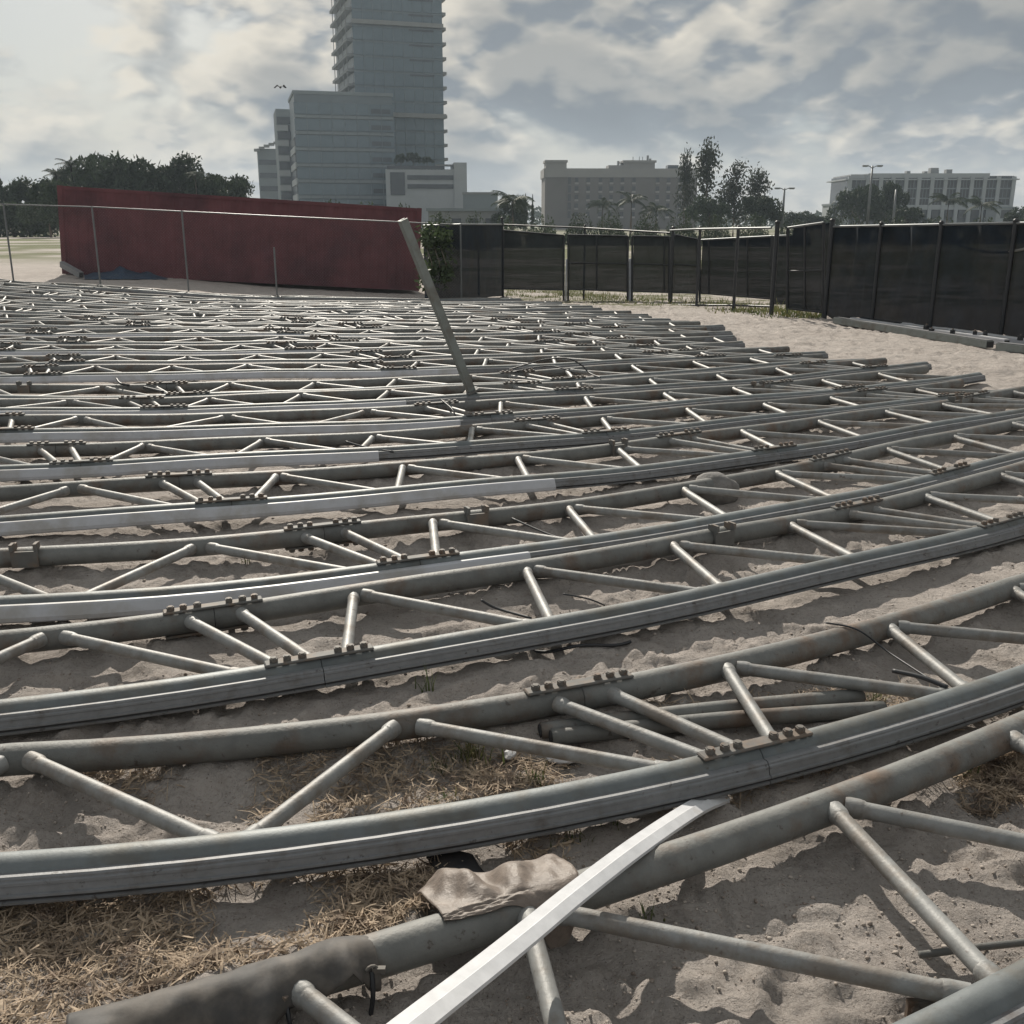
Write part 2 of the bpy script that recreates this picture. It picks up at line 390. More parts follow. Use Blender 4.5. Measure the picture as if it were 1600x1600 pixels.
def sand_material():
    m = bpy.data.materials.new('sand'); m.use_nodes = True; nt = m.node_tree; N = nt.nodes.new; L = nt.links.new
    b = nt.nodes['Principled BSDF']; b.inputs['Roughness'].default_value = .95; b.inputs['Specular IOR Level'].default_value = .15
    geo = N('ShaderNodeNewGeometry'); P = geo.outputs['Position']
    def nz(s, d, r, dist=0):
        n = N('ShaderNodeTexNoise'); n.inputs['Scale'].default_value = s; n.inputs['Detail'].default_value = d
        n.inputs['Roughness'].default_value = r; n.inputs['Distortion'].default_value = dist; L(P, n.inputs['Vector']); return n.outputs['Fac']
    def mr(v, a, b_, c=0., d=1.):
        n = N('ShaderNodeMapRange'); n.interpolation_type = 'SMOOTHSTEP'; L(v, n.inputs[0])
        for i, q in enumerate((a, b_, c, d)): n.inputs[i+1].default_value = q
        return n.outputs[0]
    def mix(f, a, b_):
        n = N('ShaderNodeMix'); n.data_type = 'RGBA'; L(f, n.inputs['Factor'])
        for s, v in zip([i for i in n.inputs if i.type == 'RGBA'], (a, b_)):
            if isinstance(v, tuple): s.default_value = (*v, 1)
            else: L(v, s)
        return [o for o in n.outputs if o.type == 'RGBA'][0]
    def mul(a, b_):
        n = N('ShaderNodeMath'); n.operation = 'MULTIPLY'; L(a, n.inputs[0]); L(b_, n.inputs[1]); return n.outputs[0]
    c = mix(mr(nz(1.1, 6, .6), .35, .68), (.50, .455, .42), (.42, .378, .348))
    c = mix(mr(nz(5, 8, .7), .50, .72, 0, .6), c, (.25, .215, .19))
    c = mix(mr(nz(60, 5, .7), .45, .75, 0, .5), c, (.22, .18, .15))
    c = mix(mr(nz(140, 3, .6), .62, .70, 0, .8), c, (.10, .08, .065))  # fine dark specks: shade of small pits put into the colour
    sep = N('ShaderNodeSeparateXYZ'); L(P, sep.inputs[0])
    # verge grass round the gates, turf beyond the fence
    fy = mr(sep.outputs['Y'], 21.0, 25.0); 
    xm = mr(sep.outputs['X'], -3.5, 0.0)
    g1 = mul(mul(fy, xm), mr(nz(.8, 5, .6), .40, .62))
    c = mix(g1, c, (.12, .12, .06))
    far = mul(mr(sep.outputs['Y'], 36, 50), mr(nz(.09, 4, .55), .42, .55))
    c = mix(far, c, (.13, .14, .065))
    L(c, b.inputs['Base Color'])
    bn = N('ShaderNodeBump'); bn.inputs['Strength'].default_value = 1.0; bn.inputs['Distance'].default_value = .02
    L(nz(32, 10, .74), bn.inputs['Height'])
    b2 = N('ShaderNodeBump'); b2.inputs['Strength'].default_value = .9; b2.inputs['Distance'].default_value = .09
    L(nz(4.5, 7, .68, .6), b2.inputs['Height']); L(b2.outputs[0], bn.inputs['Normal']); L(bn.outputs[0], b.inputs['Normal'])
    return m
SAND = sand_material()
V = np.stack([X.ravel(), Y.ravel(), Z.ravel()], 1)
ground = link('ground', grid_mesh('ground', V, len(ys), len(xs), SAND)); tag(ground, kind='structure')

# ------------------------------------------------------------------ trusses
ORD = ['nearest', 'second', 'third', 'fourth', 'fifth', 'sixth', 'seventh', 'eighth', 'ninth', 'tenth', 'eleventh', 'twelfth', 'thirteenth',
       'fourteenth', 'fifteenth', 'sixteenth', 'seventeenth', 'eighteenth', 'nineteenth', 'twentieth', 'twenty-first', 'farthest']
_bolt = None
def bolt_mesh():
    global _bolt
    if _bolt is None:
        m = MB(); m.tube([(0, 0, 0), (0, 0, .016)], .0165, 6); m.tube([(0, 0, .016), (0, 0, .019)], .012, 6); _bolt = mesh_from(m.v, m.f, BOLT, name='bolt')
    return _bolt
_plate = None
def plate_mesh():
    global _plate
    if _plate is None:
        b = bmesh.new(); bmesh.ops.create_cube(b, size=1); bmesh.ops.scale(b, vec=(.42, .052, .012), verts=b.verts)
        bmesh.ops.bevel(b, geom=list(b.edges), offset=.004, segments=1, affect='EDGES')
        _plate = bpy.data.meshes.new('splice_plate'); b.to_mesh(_plate); b.free(); _plate.materials.append(PLATE)
    return _plate
def frame_at(k, ph, off, z):
    p = tpt(k, ph, off, z); q = tpt(k, ph+.004, off, z); t = (q-p).normalized(); n = t.cross(Vector((0, 0, 1))).normalized(); u = n.cross(t)
    M = Matrix((t, n, u)).transposed().to_4x4(); M.translation = p; return M
def sweep(k, a, b, prof, mat_, name, parent, smooth=True, step=.016, caps=True, jag=0.0):
    n = max(2, int((b-a)/step)+1); m = len(prof); vs, fs = [], []
    for i in range(n+1):
        ph = a+(b-a)*i/n
        for (o, z) in prof: vs.append(tpt(k, ph, o, z))
    for i in range(n):
        for j in range(m):
            fs.append((i*m+j, i*m+(j+1) % m, (i+1)*m+(j+1) % m, (i+1)*m+j))
    if caps: fs.append(tuple(range(m))[::-1]); fs.append(tuple(n*m+j for j in range(m)))
    me = mesh_from(vs, fs, mat_, False, name)
    if smooth: me.polygons.foreach_set('use_smooth', [len(p.vertices) == 4 for p in me.polygons])
    return link(name, me, parent)
def ring(off, z, r, n): return [(off+r*math.cos(2*math.pi*i/n), z+r*math.sin(2*math.pi*i/n)) for i in range(n)]
RAIL = [(.036, .172), (.066, .174), (.071, .169), (.072, .163), (.079, .160), (.081, .152), (.078, .149), (.084, .128), (.092, .126), (.093, .119), (.085, .116), (.085, .106), (.092, .103), (.091, .094), (.084, .091), (.036, .094)]
RAILG = [(.0852, .1155), (.0868, .115), (.0868, .107), (.0852, .1065)]  # near-black strip on the groove floor, its colour stands in for shade
COVERP = [(.050, .1765), (.070, .1775), (.079, .170), (.099, .120), (.099, .098), (.095, .090), (.0935, .094), (.0945, .119), (.0755, .167), (.068, .1752)]
RAIL, RAILG, COVERP = ([(o_-.001, ZC+.027-(.174-z_)*.84) for o_, z_ in P_] for P_ in (RAIL, RAILG, COVERP))
truss_roots = []
def make_truss(k):
    near = k <= 4; c = FIT[k]; d = c[6]
    s0, start, end = SPAN_T[k]
    o = tpt(k, (s0+min(end, s0+.3))/2, -d/2, 0); root = empty('arch_truss', o)
    root['label'] = ''; truss_roots.append(root)
    inv = Matrix.Translation(-o)
    def own(ob):                                    # meshes are built in world space: shift under the root
        ob.matrix_parent_inverse = inv; return ob
    J = range(-4, 4)
    cs = [s0+j*MOD for j in J if start+.03 < s0+j*MOD < end-.03]
    rs = [s0+j*MOD+.33/RC for j in J if start+.03 < s0+j*MOD+.33/RC < end-.03]
    nside = 16 if k < 6 else 10
    gap = .0015/RC
    for off, brk, mt, nm in ((-d, cs, GALV_D, 'chord_pipe'), (0., rs, GALV, 'rail_chord_pipe')):
        e = [start]+brk+[end]
        for a, b in zip(e[:-1], e[1:]):
            own(sweep(k, a+(gap if a != start else 0), b-(gap if b != end else 0), ring(off, ZC, PR, nside), mt, nm, root))
        for s in brk:
            own(sweep(k, s-.04/RC, s+.04/RC, ring(off, ZC, PR-.006, 10), NEAR_BLACK, 'joint_sleeve', root))
    e = [start]+rs+[end]
    for a, b in zip(e[:-1], e[1:]):
        own(sweep(k, a+gap, b-gap, RAIL, ALU, 'keder_rail', root, smooth=False))
        if k < 8: own(sweep(k, a+gap, b-gap, RAILG, NEAR_BLACK, 'rail_groove_shade', root, smooth=False))
    if k in COVER:
        own(sweep(k, start, phi_at_px(k, COVER[k], 0.09), COVERP, WHITEP, 'cover_strip', root, smooth=False))
    # lacing
    def br(pc, pr, r=.0245):
        if not (start < pc < end and start < pr < end): return
        j = RNG.uniform(-.006, .006)
        own(rod('brace', root, tpt(k, pc, -d+.035, ZC+.008+j), tpt(k, pr, -.035, ZC+.002+j), r, BRACE, 14 if near else 8, True))
    for j in J:
        b = s0+j*MOD
        if j >= 0:
            nodes = [b+q/RC for q in (.60, 1.45, 2.30, 3.12)]
            if k == 0 and j == 0: nodes = [phi_at_px(0, q, -d) for q in (425, 815, 1288)]+[nodes[3]]
            for i, p in enumerate(nodes):
                if not (k == 0 and i == 0): br(p, p-.17/RC)
                br(p+.045/RC, (nodes[i+1]-.25/RC) if i < 3 else b+MOD+.10/RC)
        else:
            b1 = b+MOD
            for q, (l, r_) in ((-.64, (-1.15, .06)), (-1.84, (-2.35, -1.23)), (-3.04, (-3.30, -2.43))):
                br(b1+(q-.03)/RC, b1+l/RC); br(b1+(q+.05)/RC, b1+r_/RC)
        br(b-.10/RC, b+.20/RC); br(b+.11/RC, b+.32/RC)
    # bolted splices
    for off, brk in ((-d, cs), (0., rs)):
        for s in (brk if k < 16 else []):
            for side in ((1, -1) if k < 4 else (1,)):
                M = frame_at(k, s, off, ZC+side*(PR+.004))
                p = link('splice_plate', plate_mesh(), root); p.matrix_world = M; own(p)
                if k <= 4:
                    for q in (-.175, -.122, -.069, .069, .122, .175):
                        bo = link('bolt', bolt_mesh(), p); bo.location = (q+RNG.uniform(-.003, .003), 0, side*.006)
                        bo.rotation_euler = (0 if side > 0 else math.pi, 0, RNG.uniform(0, 1))
                else:
                    m = MB()
                    for q in (-.175, -.122, -.069, .069, .122, .175): m.box((q, 0, .011), (.025, .027, .015))
                    tag(m.build('bolt_row', BOLT, p), kind='stuff')
    return root, s0, start, end, own
TR = [make_truss(k) for k in range(NT)]
LBL = {0: 'nearest truss, partly wrapped in brown canvas, at the bottom of the photo',
       1: 'second truss from the camera, its grooved rail crossing the lower foreground',
       2: 'third truss from the camera, bare grooved rail without any white cover strip',
       3: 'fourth truss from the camera, thin white cover strip along its left half'}
for k, (root, s0, a, b, own) in enumerate(TR):
    l = LBL.get(k)
    if not l:
        l = ('farthest truss, last of the curved row before the red container' if k == NT-1 else
             '%s curved steel truss counted from the camera, %s' % (ORD[k], 'white cover strip on its rail' if k in COVER else 'bare rail without white cover'))
    tag(root, l, 'truss', 'curved steel trusses laid flat on the sand')
# fork lugs for purlins, welded to inner chords
def lug(k, px):
    root, s0, a, b, own = TR[k]; d = FIT[k][6]; ph = phi_at_px(k, px, -d); M = frame_at(k, ph, -d, ZC)
    m = MB()
    for s in (-1, 1):
        m.box((s*.055, .03, .035), (.012, .07, .09), M); m.box((s*.058, .05, .07), (.016, .05, .035), M)
    m.box((0, .062, .005), (.13, .012, .085), M)
    own(m.build('purlin_lug', PLATE, root))
for k, px in ((3, 740), (3, 45), (4, 962), (4, 1486), (8, 42), (6, 1180), (2, 1120)): lug(k, px)
def wire(k, pts, r=.004, name='tie_wire'):
    root, s0, a, b, own = TR[k]; m = MB(); m.tube(pts, r, 6); own(m.build(name, BLACKP, root, True))
def bez(pts, n=12):
    pts = [Vector(p) for p in pts]; out = []
    P = [pts[0]]+pts+[pts[-1]]
    for i in range(1, len(P)-2):
        for j in range(n):
            t = j/n; p0, p1, p2, p3 = P[i-1], P[i], P[i+1], P[i+2]
            out.append(.5*((2*p1)+(p2-p0)*t+(2*p0-5*p1+4*p2-p3)*t*t+(3*p1-p0-3*p2+p3)*t**3))
    out.append(pts[-1]); return out
wire(1, bez([pz(1290, 973, 0.158), pz(1340, 984, 0.148), pz(1390, 1020, 0.078), pz(1470, 1072, 0.118)], 8))
wire(1, bez([pz(1395, 1048, 0.128), pz(1440, 1058, 0.138), pz(1480, 1074, 0.133)], 6), .009, 'turnbuckle')
wire(2, bez([pz(752, 938, 0.158), pz(775, 950, 0.118), pz(830, 966, 0.108)], 6), .006, 'turnbuckle')
wire(3, bez([pz(800, 810, 0.158), pz(850, 832, 0.128), pz(878, 842, 0.118)], 6), .006, 'turnbuckle')
wire(2, bez([pz(880, 928, 0.158), pz(920, 936, 0.118), pz(945, 946, 0.078)], 6))
wire(5, bez([pz(540, 690, 0.178), pz(575, 700, 0.138), pz(615, 706, 0.118)], 6), .008)
wire(7, bez([pz(690, 625, 0.178), pz(705, 638, 0.158), pz(712, 650, 0.108)], 6), .007)
# ------------------------------------------------------------------ red container
CONT = mat('container_red', (.135, .052, .058), .7, 0, .2, .6, (.098, .043, .05), .05, 30, spec=.25)
CONT_ROOF = mat('container_roof', (.5, .45, .43), .6, 0, .2, 2, (.3, .12, .1))  # pale colour stands in for the bright highlight along the roof edge
pL = at(97, 428, 31.2); pR = at(655, 455, 33.0)
cu = (pR-pL); CL = cu.length; cu.normalize()
cn = cu.cross(Vector((0, 0, 1))).normalized()          # towards the camera
cw = cn.cross(cu).normalized()*-1
if cw.z < 0: cw = -cw
Mc = Matrix((cu, -cn, cw)).transposed().to_4x4(); Mc.translation = pL
cont = empty('shipping_container'); cont.matrix_world = Mc
tag(cont, 'dark red corrugated shipping container behind the chain-link fence', 'container')
CH, CD = 2.56, 2.44
def corrugated(x0, x1, z0, z1, y, depth, pitch):
    xs_ = []; x = x0; i = 0; seg = [pitch*.33, pitch*.17, pitch*.33, pitch*.17]; offs = [0, 0, depth, depth]
    vs, fs = [], []
    while x < x1:
        vs += [(x, y+offs[i % 4], z0), (x, y+offs[i % 4], z1)]; x += seg[i % 4]; i += 1
    vs += [(x1, y, z0), (x1, y, z1)]
    for j in range(len(vs)//2-1): fs.append((2*j, 2*j+2, 2*j+3, 2*j+1))
    return vs, fs
for nm, y in (('side_wall', .03), ('rear_wall', CD-.07)):
    v, f = corrugated(.12, CL-.12, .14, CH-.10, y, .014, .28); link(nm, mesh_from(v, f, CONT, name=nm), cont)
for x in (.07, CL-.07):
    for y in (.06, CD-.06): cube('corner_post', cont, (x, y, CH/2), (.14, .12, CH), CONT)
for y in (.05, CD-.05):
    cube('bottom_rail', cont, (CL/2, y, .085), (CL-.28, .1, .15), CONT); cube('top_rail', cont, (CL/2, y+.002, CH-.06), (CL-.28, .08, .10), CONT)
for x in (0.012, CL-.012):
    cube('end_wall', cont, (x+.02 if x < 1 else x-.02, CD/2, CH/2), (.05, CD-.24, CH-.1), CONT)
for y in (.45, .95, 1.5, 2.0): rod('lock_rod', cont, (-.03, y, .1), (-.03, y, CH-.1), .02, SILVER, 8)
v, f = corrugated(.1, CL-.1, .05, CD-.05, 0, .003, .23)
link('roof', mesh_from([(a, c_, CH-.012+b) for a, b, c_ in v], f, CONT_ROOF, name='roof'), cont)

# ------------------------------------------------------------------ fences
def chainlink_mat():
    m = bpy.data.materials.new('chain_link'); m.use_nodes = True; nt = m.node_tree; N = nt.nodes.new; L = nt.links.new
    b = nt.nodes['Principled BSDF']; b.inputs['Base Color'].default_value = (.3, .31, .31, 1); b.inputs['Metallic'].default_value = .4
    uv = N('ShaderNodeUVMap'); sep = N('ShaderNodeSeparateXYZ'); L(uv.outputs[0], sep.inputs[0])
    def mt(op, a, b_=None):
        n = N('ShaderNodeMath'); n.operation = op
        for i, v in enumerate((a, b_)):
            if v is None: continue
            if isinstance(v, float): n.inputs[i].default_value = v
            else: L(v, n.inputs[i])
        return n.outputs[0]
    s = mt('ADD', sep.outputs[0], sep.outputs[1]); d = mt('SUBTRACT', sep.outputs[0], sep.outputs[1])
    def line(v): return mt('LESS_THAN', mt('ABSOLUTE', mt('SUBTRACT', mt('FRACT', mt('DIVIDE', v, .075)), .5)), .008)
    a = mt('MAXIMUM', line(s), line(d))
    t = N('ShaderNodeBsdfTransparent'); mx = N('ShaderNodeMixShader'); L(a, mx.inputs[0]); L(t.outputs[0], mx.inputs[1]); L(b.outputs[0], mx.inputs[2])
    L(mx.outputs[0], nt.nodes['Material Output'].inputs['Surface']); return m
CHAIN = chainlink_mat()
SCREEN = mat('windscreen_dark', (.015, .021, .030), .85, 0, .35, 1.2, (.026, .028, .031), .3, 6, alpha=.97, spec=.08)
SCREEN_F = mat('windscreen_thin', (.040, .045, .048), .85, 0, .2, 1.0, alpha=.955, bump=.3, bscale=6, spec=.1)
SCREEN_B = mat('windscreen_blue', (.018, .023, .031), .85, 0, .25, 1.0, alpha=.96, bump=.3, bscale=6, spec=.1)
def panel_quad(name, parent, a, b, za0, za1, zb0, zb1, mt, wav=.0, n=16, m=6):
    a = Vector(a); b = Vector(b); d = (b-a); d.z = 0; Ln = d.length; nr = Vector((d.y, -d.x, 0)).normalized()
    vs, fs, uv = [], [], []
    for j in range(m+1):
        for i in range(n+1):
            t = i/n; s = j/m; p = a+(b-a)*t; z0 = za0+(zb0-za0)*t; z1 = za1+(zb1-za1)*t
            w = wav*(math.sin(7*t+3*s)+.6*math.sin(17*t-4*s+1))*(4*t*(1-t))
            z = z0+(z1-z0)*s
            if j == 0: z += wav*.8*math.sin(9*t+2)
            vs.append(Vector((p.x, p.y, z))+nr*w); uv.append((t*Ln, z))
    for j in range(m):
        for i in range(n): q = j*(n+1)+i; fs.append((q, q+1, q+n+2, q+n+1))
    me = mesh_from(vs, fs, mt, True, name); ul = me.uv_layers.new(name='UVMap')
    for l in me.loops: ul.data[l.index].uv = uv[l.vertex_index]
    return link(name, me, parent)
def post(name, parent, px, ptop, pbot, r, mt, cap=True, Yf=None):
    b = gp(px, pbot); t = at(px, ptop, b.y)
    p = rod(name, parent, (b.x, b.y, b.z-.1), (b.x, b.y, t.z), r, mt, 10)
    if cap:
        m = MB(); m.tube([(0, 0, 0), (0, 0, .03), (0, 0, .055)], [r*1.25, r*1.25, r*.5], 8); c_ = m.build('post_cap', mt, p, True)
        c_.matrix_parent_inverse = Matrix.Identity(4); c_.scale = (1/r, 1/r, 1/(t.z-b.z+.1)); c_.location = (0, 0, 1.0)
    return Vector((b.x, b.y, b.z)), t.z
# galvanised chain-link in front of the container
fl = empty('chain_link_fence', gp(300, 440)); tag(fl, 'galvanised chain-link fence standing in front of the red container', 'fence')
def under(root):
    for o in list(bpy.data.objects):
        if o.parent == root and o.matrix_parent_inverse == Matrix.Identity(4): o.matrix_parent_inverse = Matrix.Translation(-Vector(root.location))
Pf = []
def fence_ground(px, Yd):
    x = at(px, 400, Yd).x; return Vector((x, Yd, gzs(x, Yd)))
for px, yt, nm in ((-140, 311, 1), (16, 318, 1), (152, 322, 1), (290, 329, 1), (429, 336, 1), (576, 343, 1), (720, 350, 1)):
    Yd = 26.2; b = fence_ground(px, Yd); zt = at(px, yt, Yd).z
    top = zt-(0.78 if px == 429 else 0)
    if px != 576: rod('post', fl, (b.x, b.y, b.z-.1), (b.x, b.y, top), .022, SILVER, 10)
    Pf.append((b, zt))
for (b0, z0), (b1, z1) in zip(Pf[:-1], Pf[1:]):
    rod('top_rail', fl, (b0.x, b0.y, z0-.02), (b1.x, b1.y, z1-.02), .015, SILVER, 8)
    panel_quad('chain_mesh', fl, b0+Vector((0, .03, 0)), b1+Vector((0, .03, 0)), b0.z+.05, z0-.02, b1.z+.05, z1-.02, CHAIN, 0, 2, 1)
under(fl)
# dark screened fence between the container and the gates
fs_ = empty('screened_fence', gp(750, 458)); tag(fs_, 'short dark screened fence section just right of the red container', 'fence')
A1 = (Pf[-1][0], Pf[-1][1])
B1 = post('post', fs_, 785, 342, 463, .038, BLACKP)
C0 = (fence_ground(662, 27.0), at(662, 352, 27.0).z)
for (p, z0), (q, z1) in (((C0[0], C0[1]), (A1[0]+Vector((0, .06, 0)), A1[1])), ((A1[0]+Vector((0, .06, 0)), A1[1]), (B1[0], at(785, 350, B1[0].y).z))):
    panel_quad('windscreen', fs_, p, q, p.z+.02, z0-.03, q.z+.03, z1-.03, SCREEN, .02)
    rod('top_rail', fs_, (p.x, p.y, z0-.01), (q.x, q.y, z1-.01), .022, SILVER, 8)
b = gp(748, 462); rod('post', fs_, (b.x, b.y+.1, b.z-.1), (b.x, b.y+.1, b.z+1.9), .03, BLACKP, 8)
under(fs_)
# gate enclosure: near line of black posts and rails
ge = empty('gate_frame', gp(1000, 475)); tag(ge, 'open black post and rail gate frame without screen, middle of the fence', 'gate')
Q = {}
for px, yt, yb, r in ((912, 354, 468, .03), (1047, 357, 474, .042), (1088, 357, 480, .032), (1146, 357, 485, .034), (1205, 349, 492, .045)):
    Q[px] = post('post', ge, px, yt, yb, r, BLACKP)
def rail_(parent, a, b, mt, r=.022, nm='rail'): rod(nm, parent, a, b, r, mt, 8)
def P3(px, py, Yd): return at(px, py, Yd)
rail_(ge, P3(785, 351, B1[0].y), P3(912, 356, Q[912][0].y), BLACKP); rail_(ge, P3(912, 356, Q[912][0].y), P3(1047, 364, Q[1047][0].y), BLACKP)
for a, b, ya, yb in ((1047, 1088, 360, 358), (1088, 1146, 358, 357), (1146, 1205, 357, 356)):
    rail_(ge, P3(a, ya, Q[a][0].y), P3(b, yb, Q[b][0].y), SILVER)
    rail_(ge, P3(a, 476 if a == 1047 else 477, Q[a][0].y), P3(b, 477 if b < 1200 else 479, Q[b][0].y), BLACKP)
under(ge)
# far gates hung with thin screen
def framed_gate(lab, x0, x1, yt0, yt1, yb0, yb1, Y0, Y1, scr, mids=(), midrail=None, topm=BLACKP, cat='gate', nm='screened_gate'):
    a0, a1 = P3(x0, yt0, Y0), P3(x1, yt1, Y1); c0, c1 = P3(x0, yb0, Y0), P3(x1, yb1, Y1)
    g = empty(nm, c0); tag(g, lab, cat)
    panel_quad('windscreen', g, c0+Vector((0, .04, 0)), c1+Vector((0, .04, 0)), c0.z, a0.z, c1.z, a1.z, scr, .015)
    rail_(g, a0, a1, topm, .024, 'top_rail'); rail_(g, c0, c1, BLACKP, .022, 'bottom_rail')
    for t in (0, 1, *mids):
        u = c0.lerp(c1, t); w = a0.lerp(a1, t); gzv = gzs(u.x, u.y)
        rod('stile', g, (u.x, u.y, gzv-.05 if t in (0, 1) else u.z), (w.x, w.y, w.z), .03 if t in (0, 1) else .022, BLACKP, 8)
    if midrail:
        rail_(g, P3(x0, midrail[0], Y0), P3(x1, midrail[1], Y1), BLACKP, .02, 'mid_rail')
    under(g); return g
framed_gate('wide grey-screened gate leaf nearest the container', 786, 881, 360, 368, 451, 453, 29.5, 29.3, SCREEN_F)
framed_gate('grey-screened gate leaf with cross rail left of the white pole', 888, 981, 367, 369, 452, 455, 29.3, 29.0, SCREEN_F, (.48,), (411, 412))
framed_gate('grey-screened gate leaf with cross rail right of the white pole', 988, 1046, 369, 370, 455, 457, 29.0, 28.8, SCREEN_F, (.86,), (412, 414))
framed_gate('grey-screened fence bay behind the paired black posts', 1050, 1090, 366, 374, 457, 458, 28.6, 28.2, SCREEN_F, (), (413, 415), nm='screened_fence_bay', cat='fence')
framed_gate('dark blue-screened fence with silver top rail behind the open gate', 1094, 1206, 375, 369, 458, 467, 28.0, 25.5, SCREEN_B, (.13, .68), None, SILVER, nm='screened_fence_bay', cat='fence')
framed_gate('narrow dark-screened fence bay right of the tall black post', 1208, 1231, 369, 368, 478, 482, 25.2, 24.8, SCREEN_B, (), None, SILVER, nm='screened_fence_bay', cat='fence')
framed_gate('dark-screened swing gate with silver cross rail and rounded foot', 1231, 1287, 356, 348, 482, 488, gp(1231, 492).y, gp(1287, 497).y, SCREEN_B, (.48,), (424, 422), SILVER)
for px, y0, y1, Yd, r in ((885, 405, 456, 29.4, .025), (985, 404, 459, 29.1, .06)):
    t = P3(px, y0, Yd); bb = Vector((t.x, t.y, float(gz(t.x, t.y))-.05)); m = MB(); m.tube([bb, bb+Vector((0, 0, .06)), bb+Vector((0, 0, .07)), t], [r*1.6, r*1.6, r, r], 10)
    tag(m.build('bollard_pole', WHITEP, None, True), 'thin white pole in the gap between the gate leaves' if px == 885 else 'stout white pole standing between the two cross-railed gate leaves', 'pole')
# long dark fence on the right
fr = empty('screened_fence', gp(1450, 515)); tag(fr, 'long near-black windscreen fence on the right with sagging top edge', 'fence')
R_ = []
for px, yt, yb, r in ((1288, 346, 498, .045), (1362, 351, 507, .032), (1452, 350, 519, .034), (1563, 347, 529, .036), (1700, 345, 548, .036), (1880, 343, 575, .036)):
    R_.append((post('post', fr, px, yt, yb, r, BLACKP), px))
for i in range(len(R_)-1):
    (p, z0), x0 = R_[i]; (q, z1), x1 = R_[i+1]
    zt0 = at(x0, 354-(x0-1290)*.02, p.y).z; zt1 = at(x1, 354-(x1-1290)*.02, q.y).z
    rail_(fr, (p.x, p.y, zt0), (q.x, q.y, zt1), SILVER, .022, 'top_rail')
    panel_quad('windscreen', fr, p+Vector((.03, .04, 0)), q+Vector((.03, .04, 0)), p.z+.03, zt0-.02, q.z+.04, zt1-.02, SCREEN, .06, 30, 12)
Ys = [R_[2][0][0].y, R_[3][0][0].y, R_[4][0][0].y]
m = MB(); m.tube(bez([at(1435, 354, 18.0), at(1470, 368, 17.5), at(1500, 383, 17.15), at(1535, 392, 16.75), at(1563, 394, 16.35), at(1600, 389, 15.9), at(1650, 372, 15.2)], 6), .022, 6)
m.build('sagging_hem', mat('hem_cloth', (.16, .16, .15), .8), fr, True)
under(fr)
# vine on the fence
def leaf_cloud(n, fn, size, seed):
    r = np.random.default_rng(seed); vs = []; fs = []
    for i in range(n):
        c, sz = fn(r, i); a = r.normal(size=3); a /= np.linalg.norm(a); b_ = np.cross(a, r.normal(size=3)); b_ /= np.linalg.norm(b_)+1e-9
        s = size*sz*r.uniform(.6, 1.4); k = len(vs)
        vs += [c-a*s, c+b_*s*.45, c+a*s, c-b_*s*.45]; fs.append((k, k+1, k+2, k+3))
    return vs, fs
def vine_fn(r, i):
    k = r.integers(0, 5); cx, cz, w, h = [(682, 395, 16, 36), (692, 375, 12, 16), (668, 432, 12, 20), (696, 425, 10, 18), (668, 372, 10, 16)][k]
    px = cx+r.normal()*w*.6; py = cz+r.normal()*h*.55; p = at(px, min(py, 452), 26.0+r.normal()*.18); return np.array(p), 1
v, f = leaf_cloud(1000, vine_fn, .075, 3)
vn = empty('climbing_vine', gp(680, 452)); tag(vn, 'green leafy vine climbing the fence beside the red container', 'vine')
link('foliage', mesh_from(v, f, LEAF_VINE, name='foliage'), vn).matrix_parent_inverse = Matrix.Translation(-vn.location)
m = MB()
for px in (672, 684, 694): m.tube(bez([gp(px, 452), at(px+4, 420, 26.0), at(px-5, 385, 26.0), at(px+3, 365, 26.1)], 4), .012, 5)
o = m.build('stem', BARK, vn); o.matrix_parent_inverse = Matrix.Translation(-vn.location)

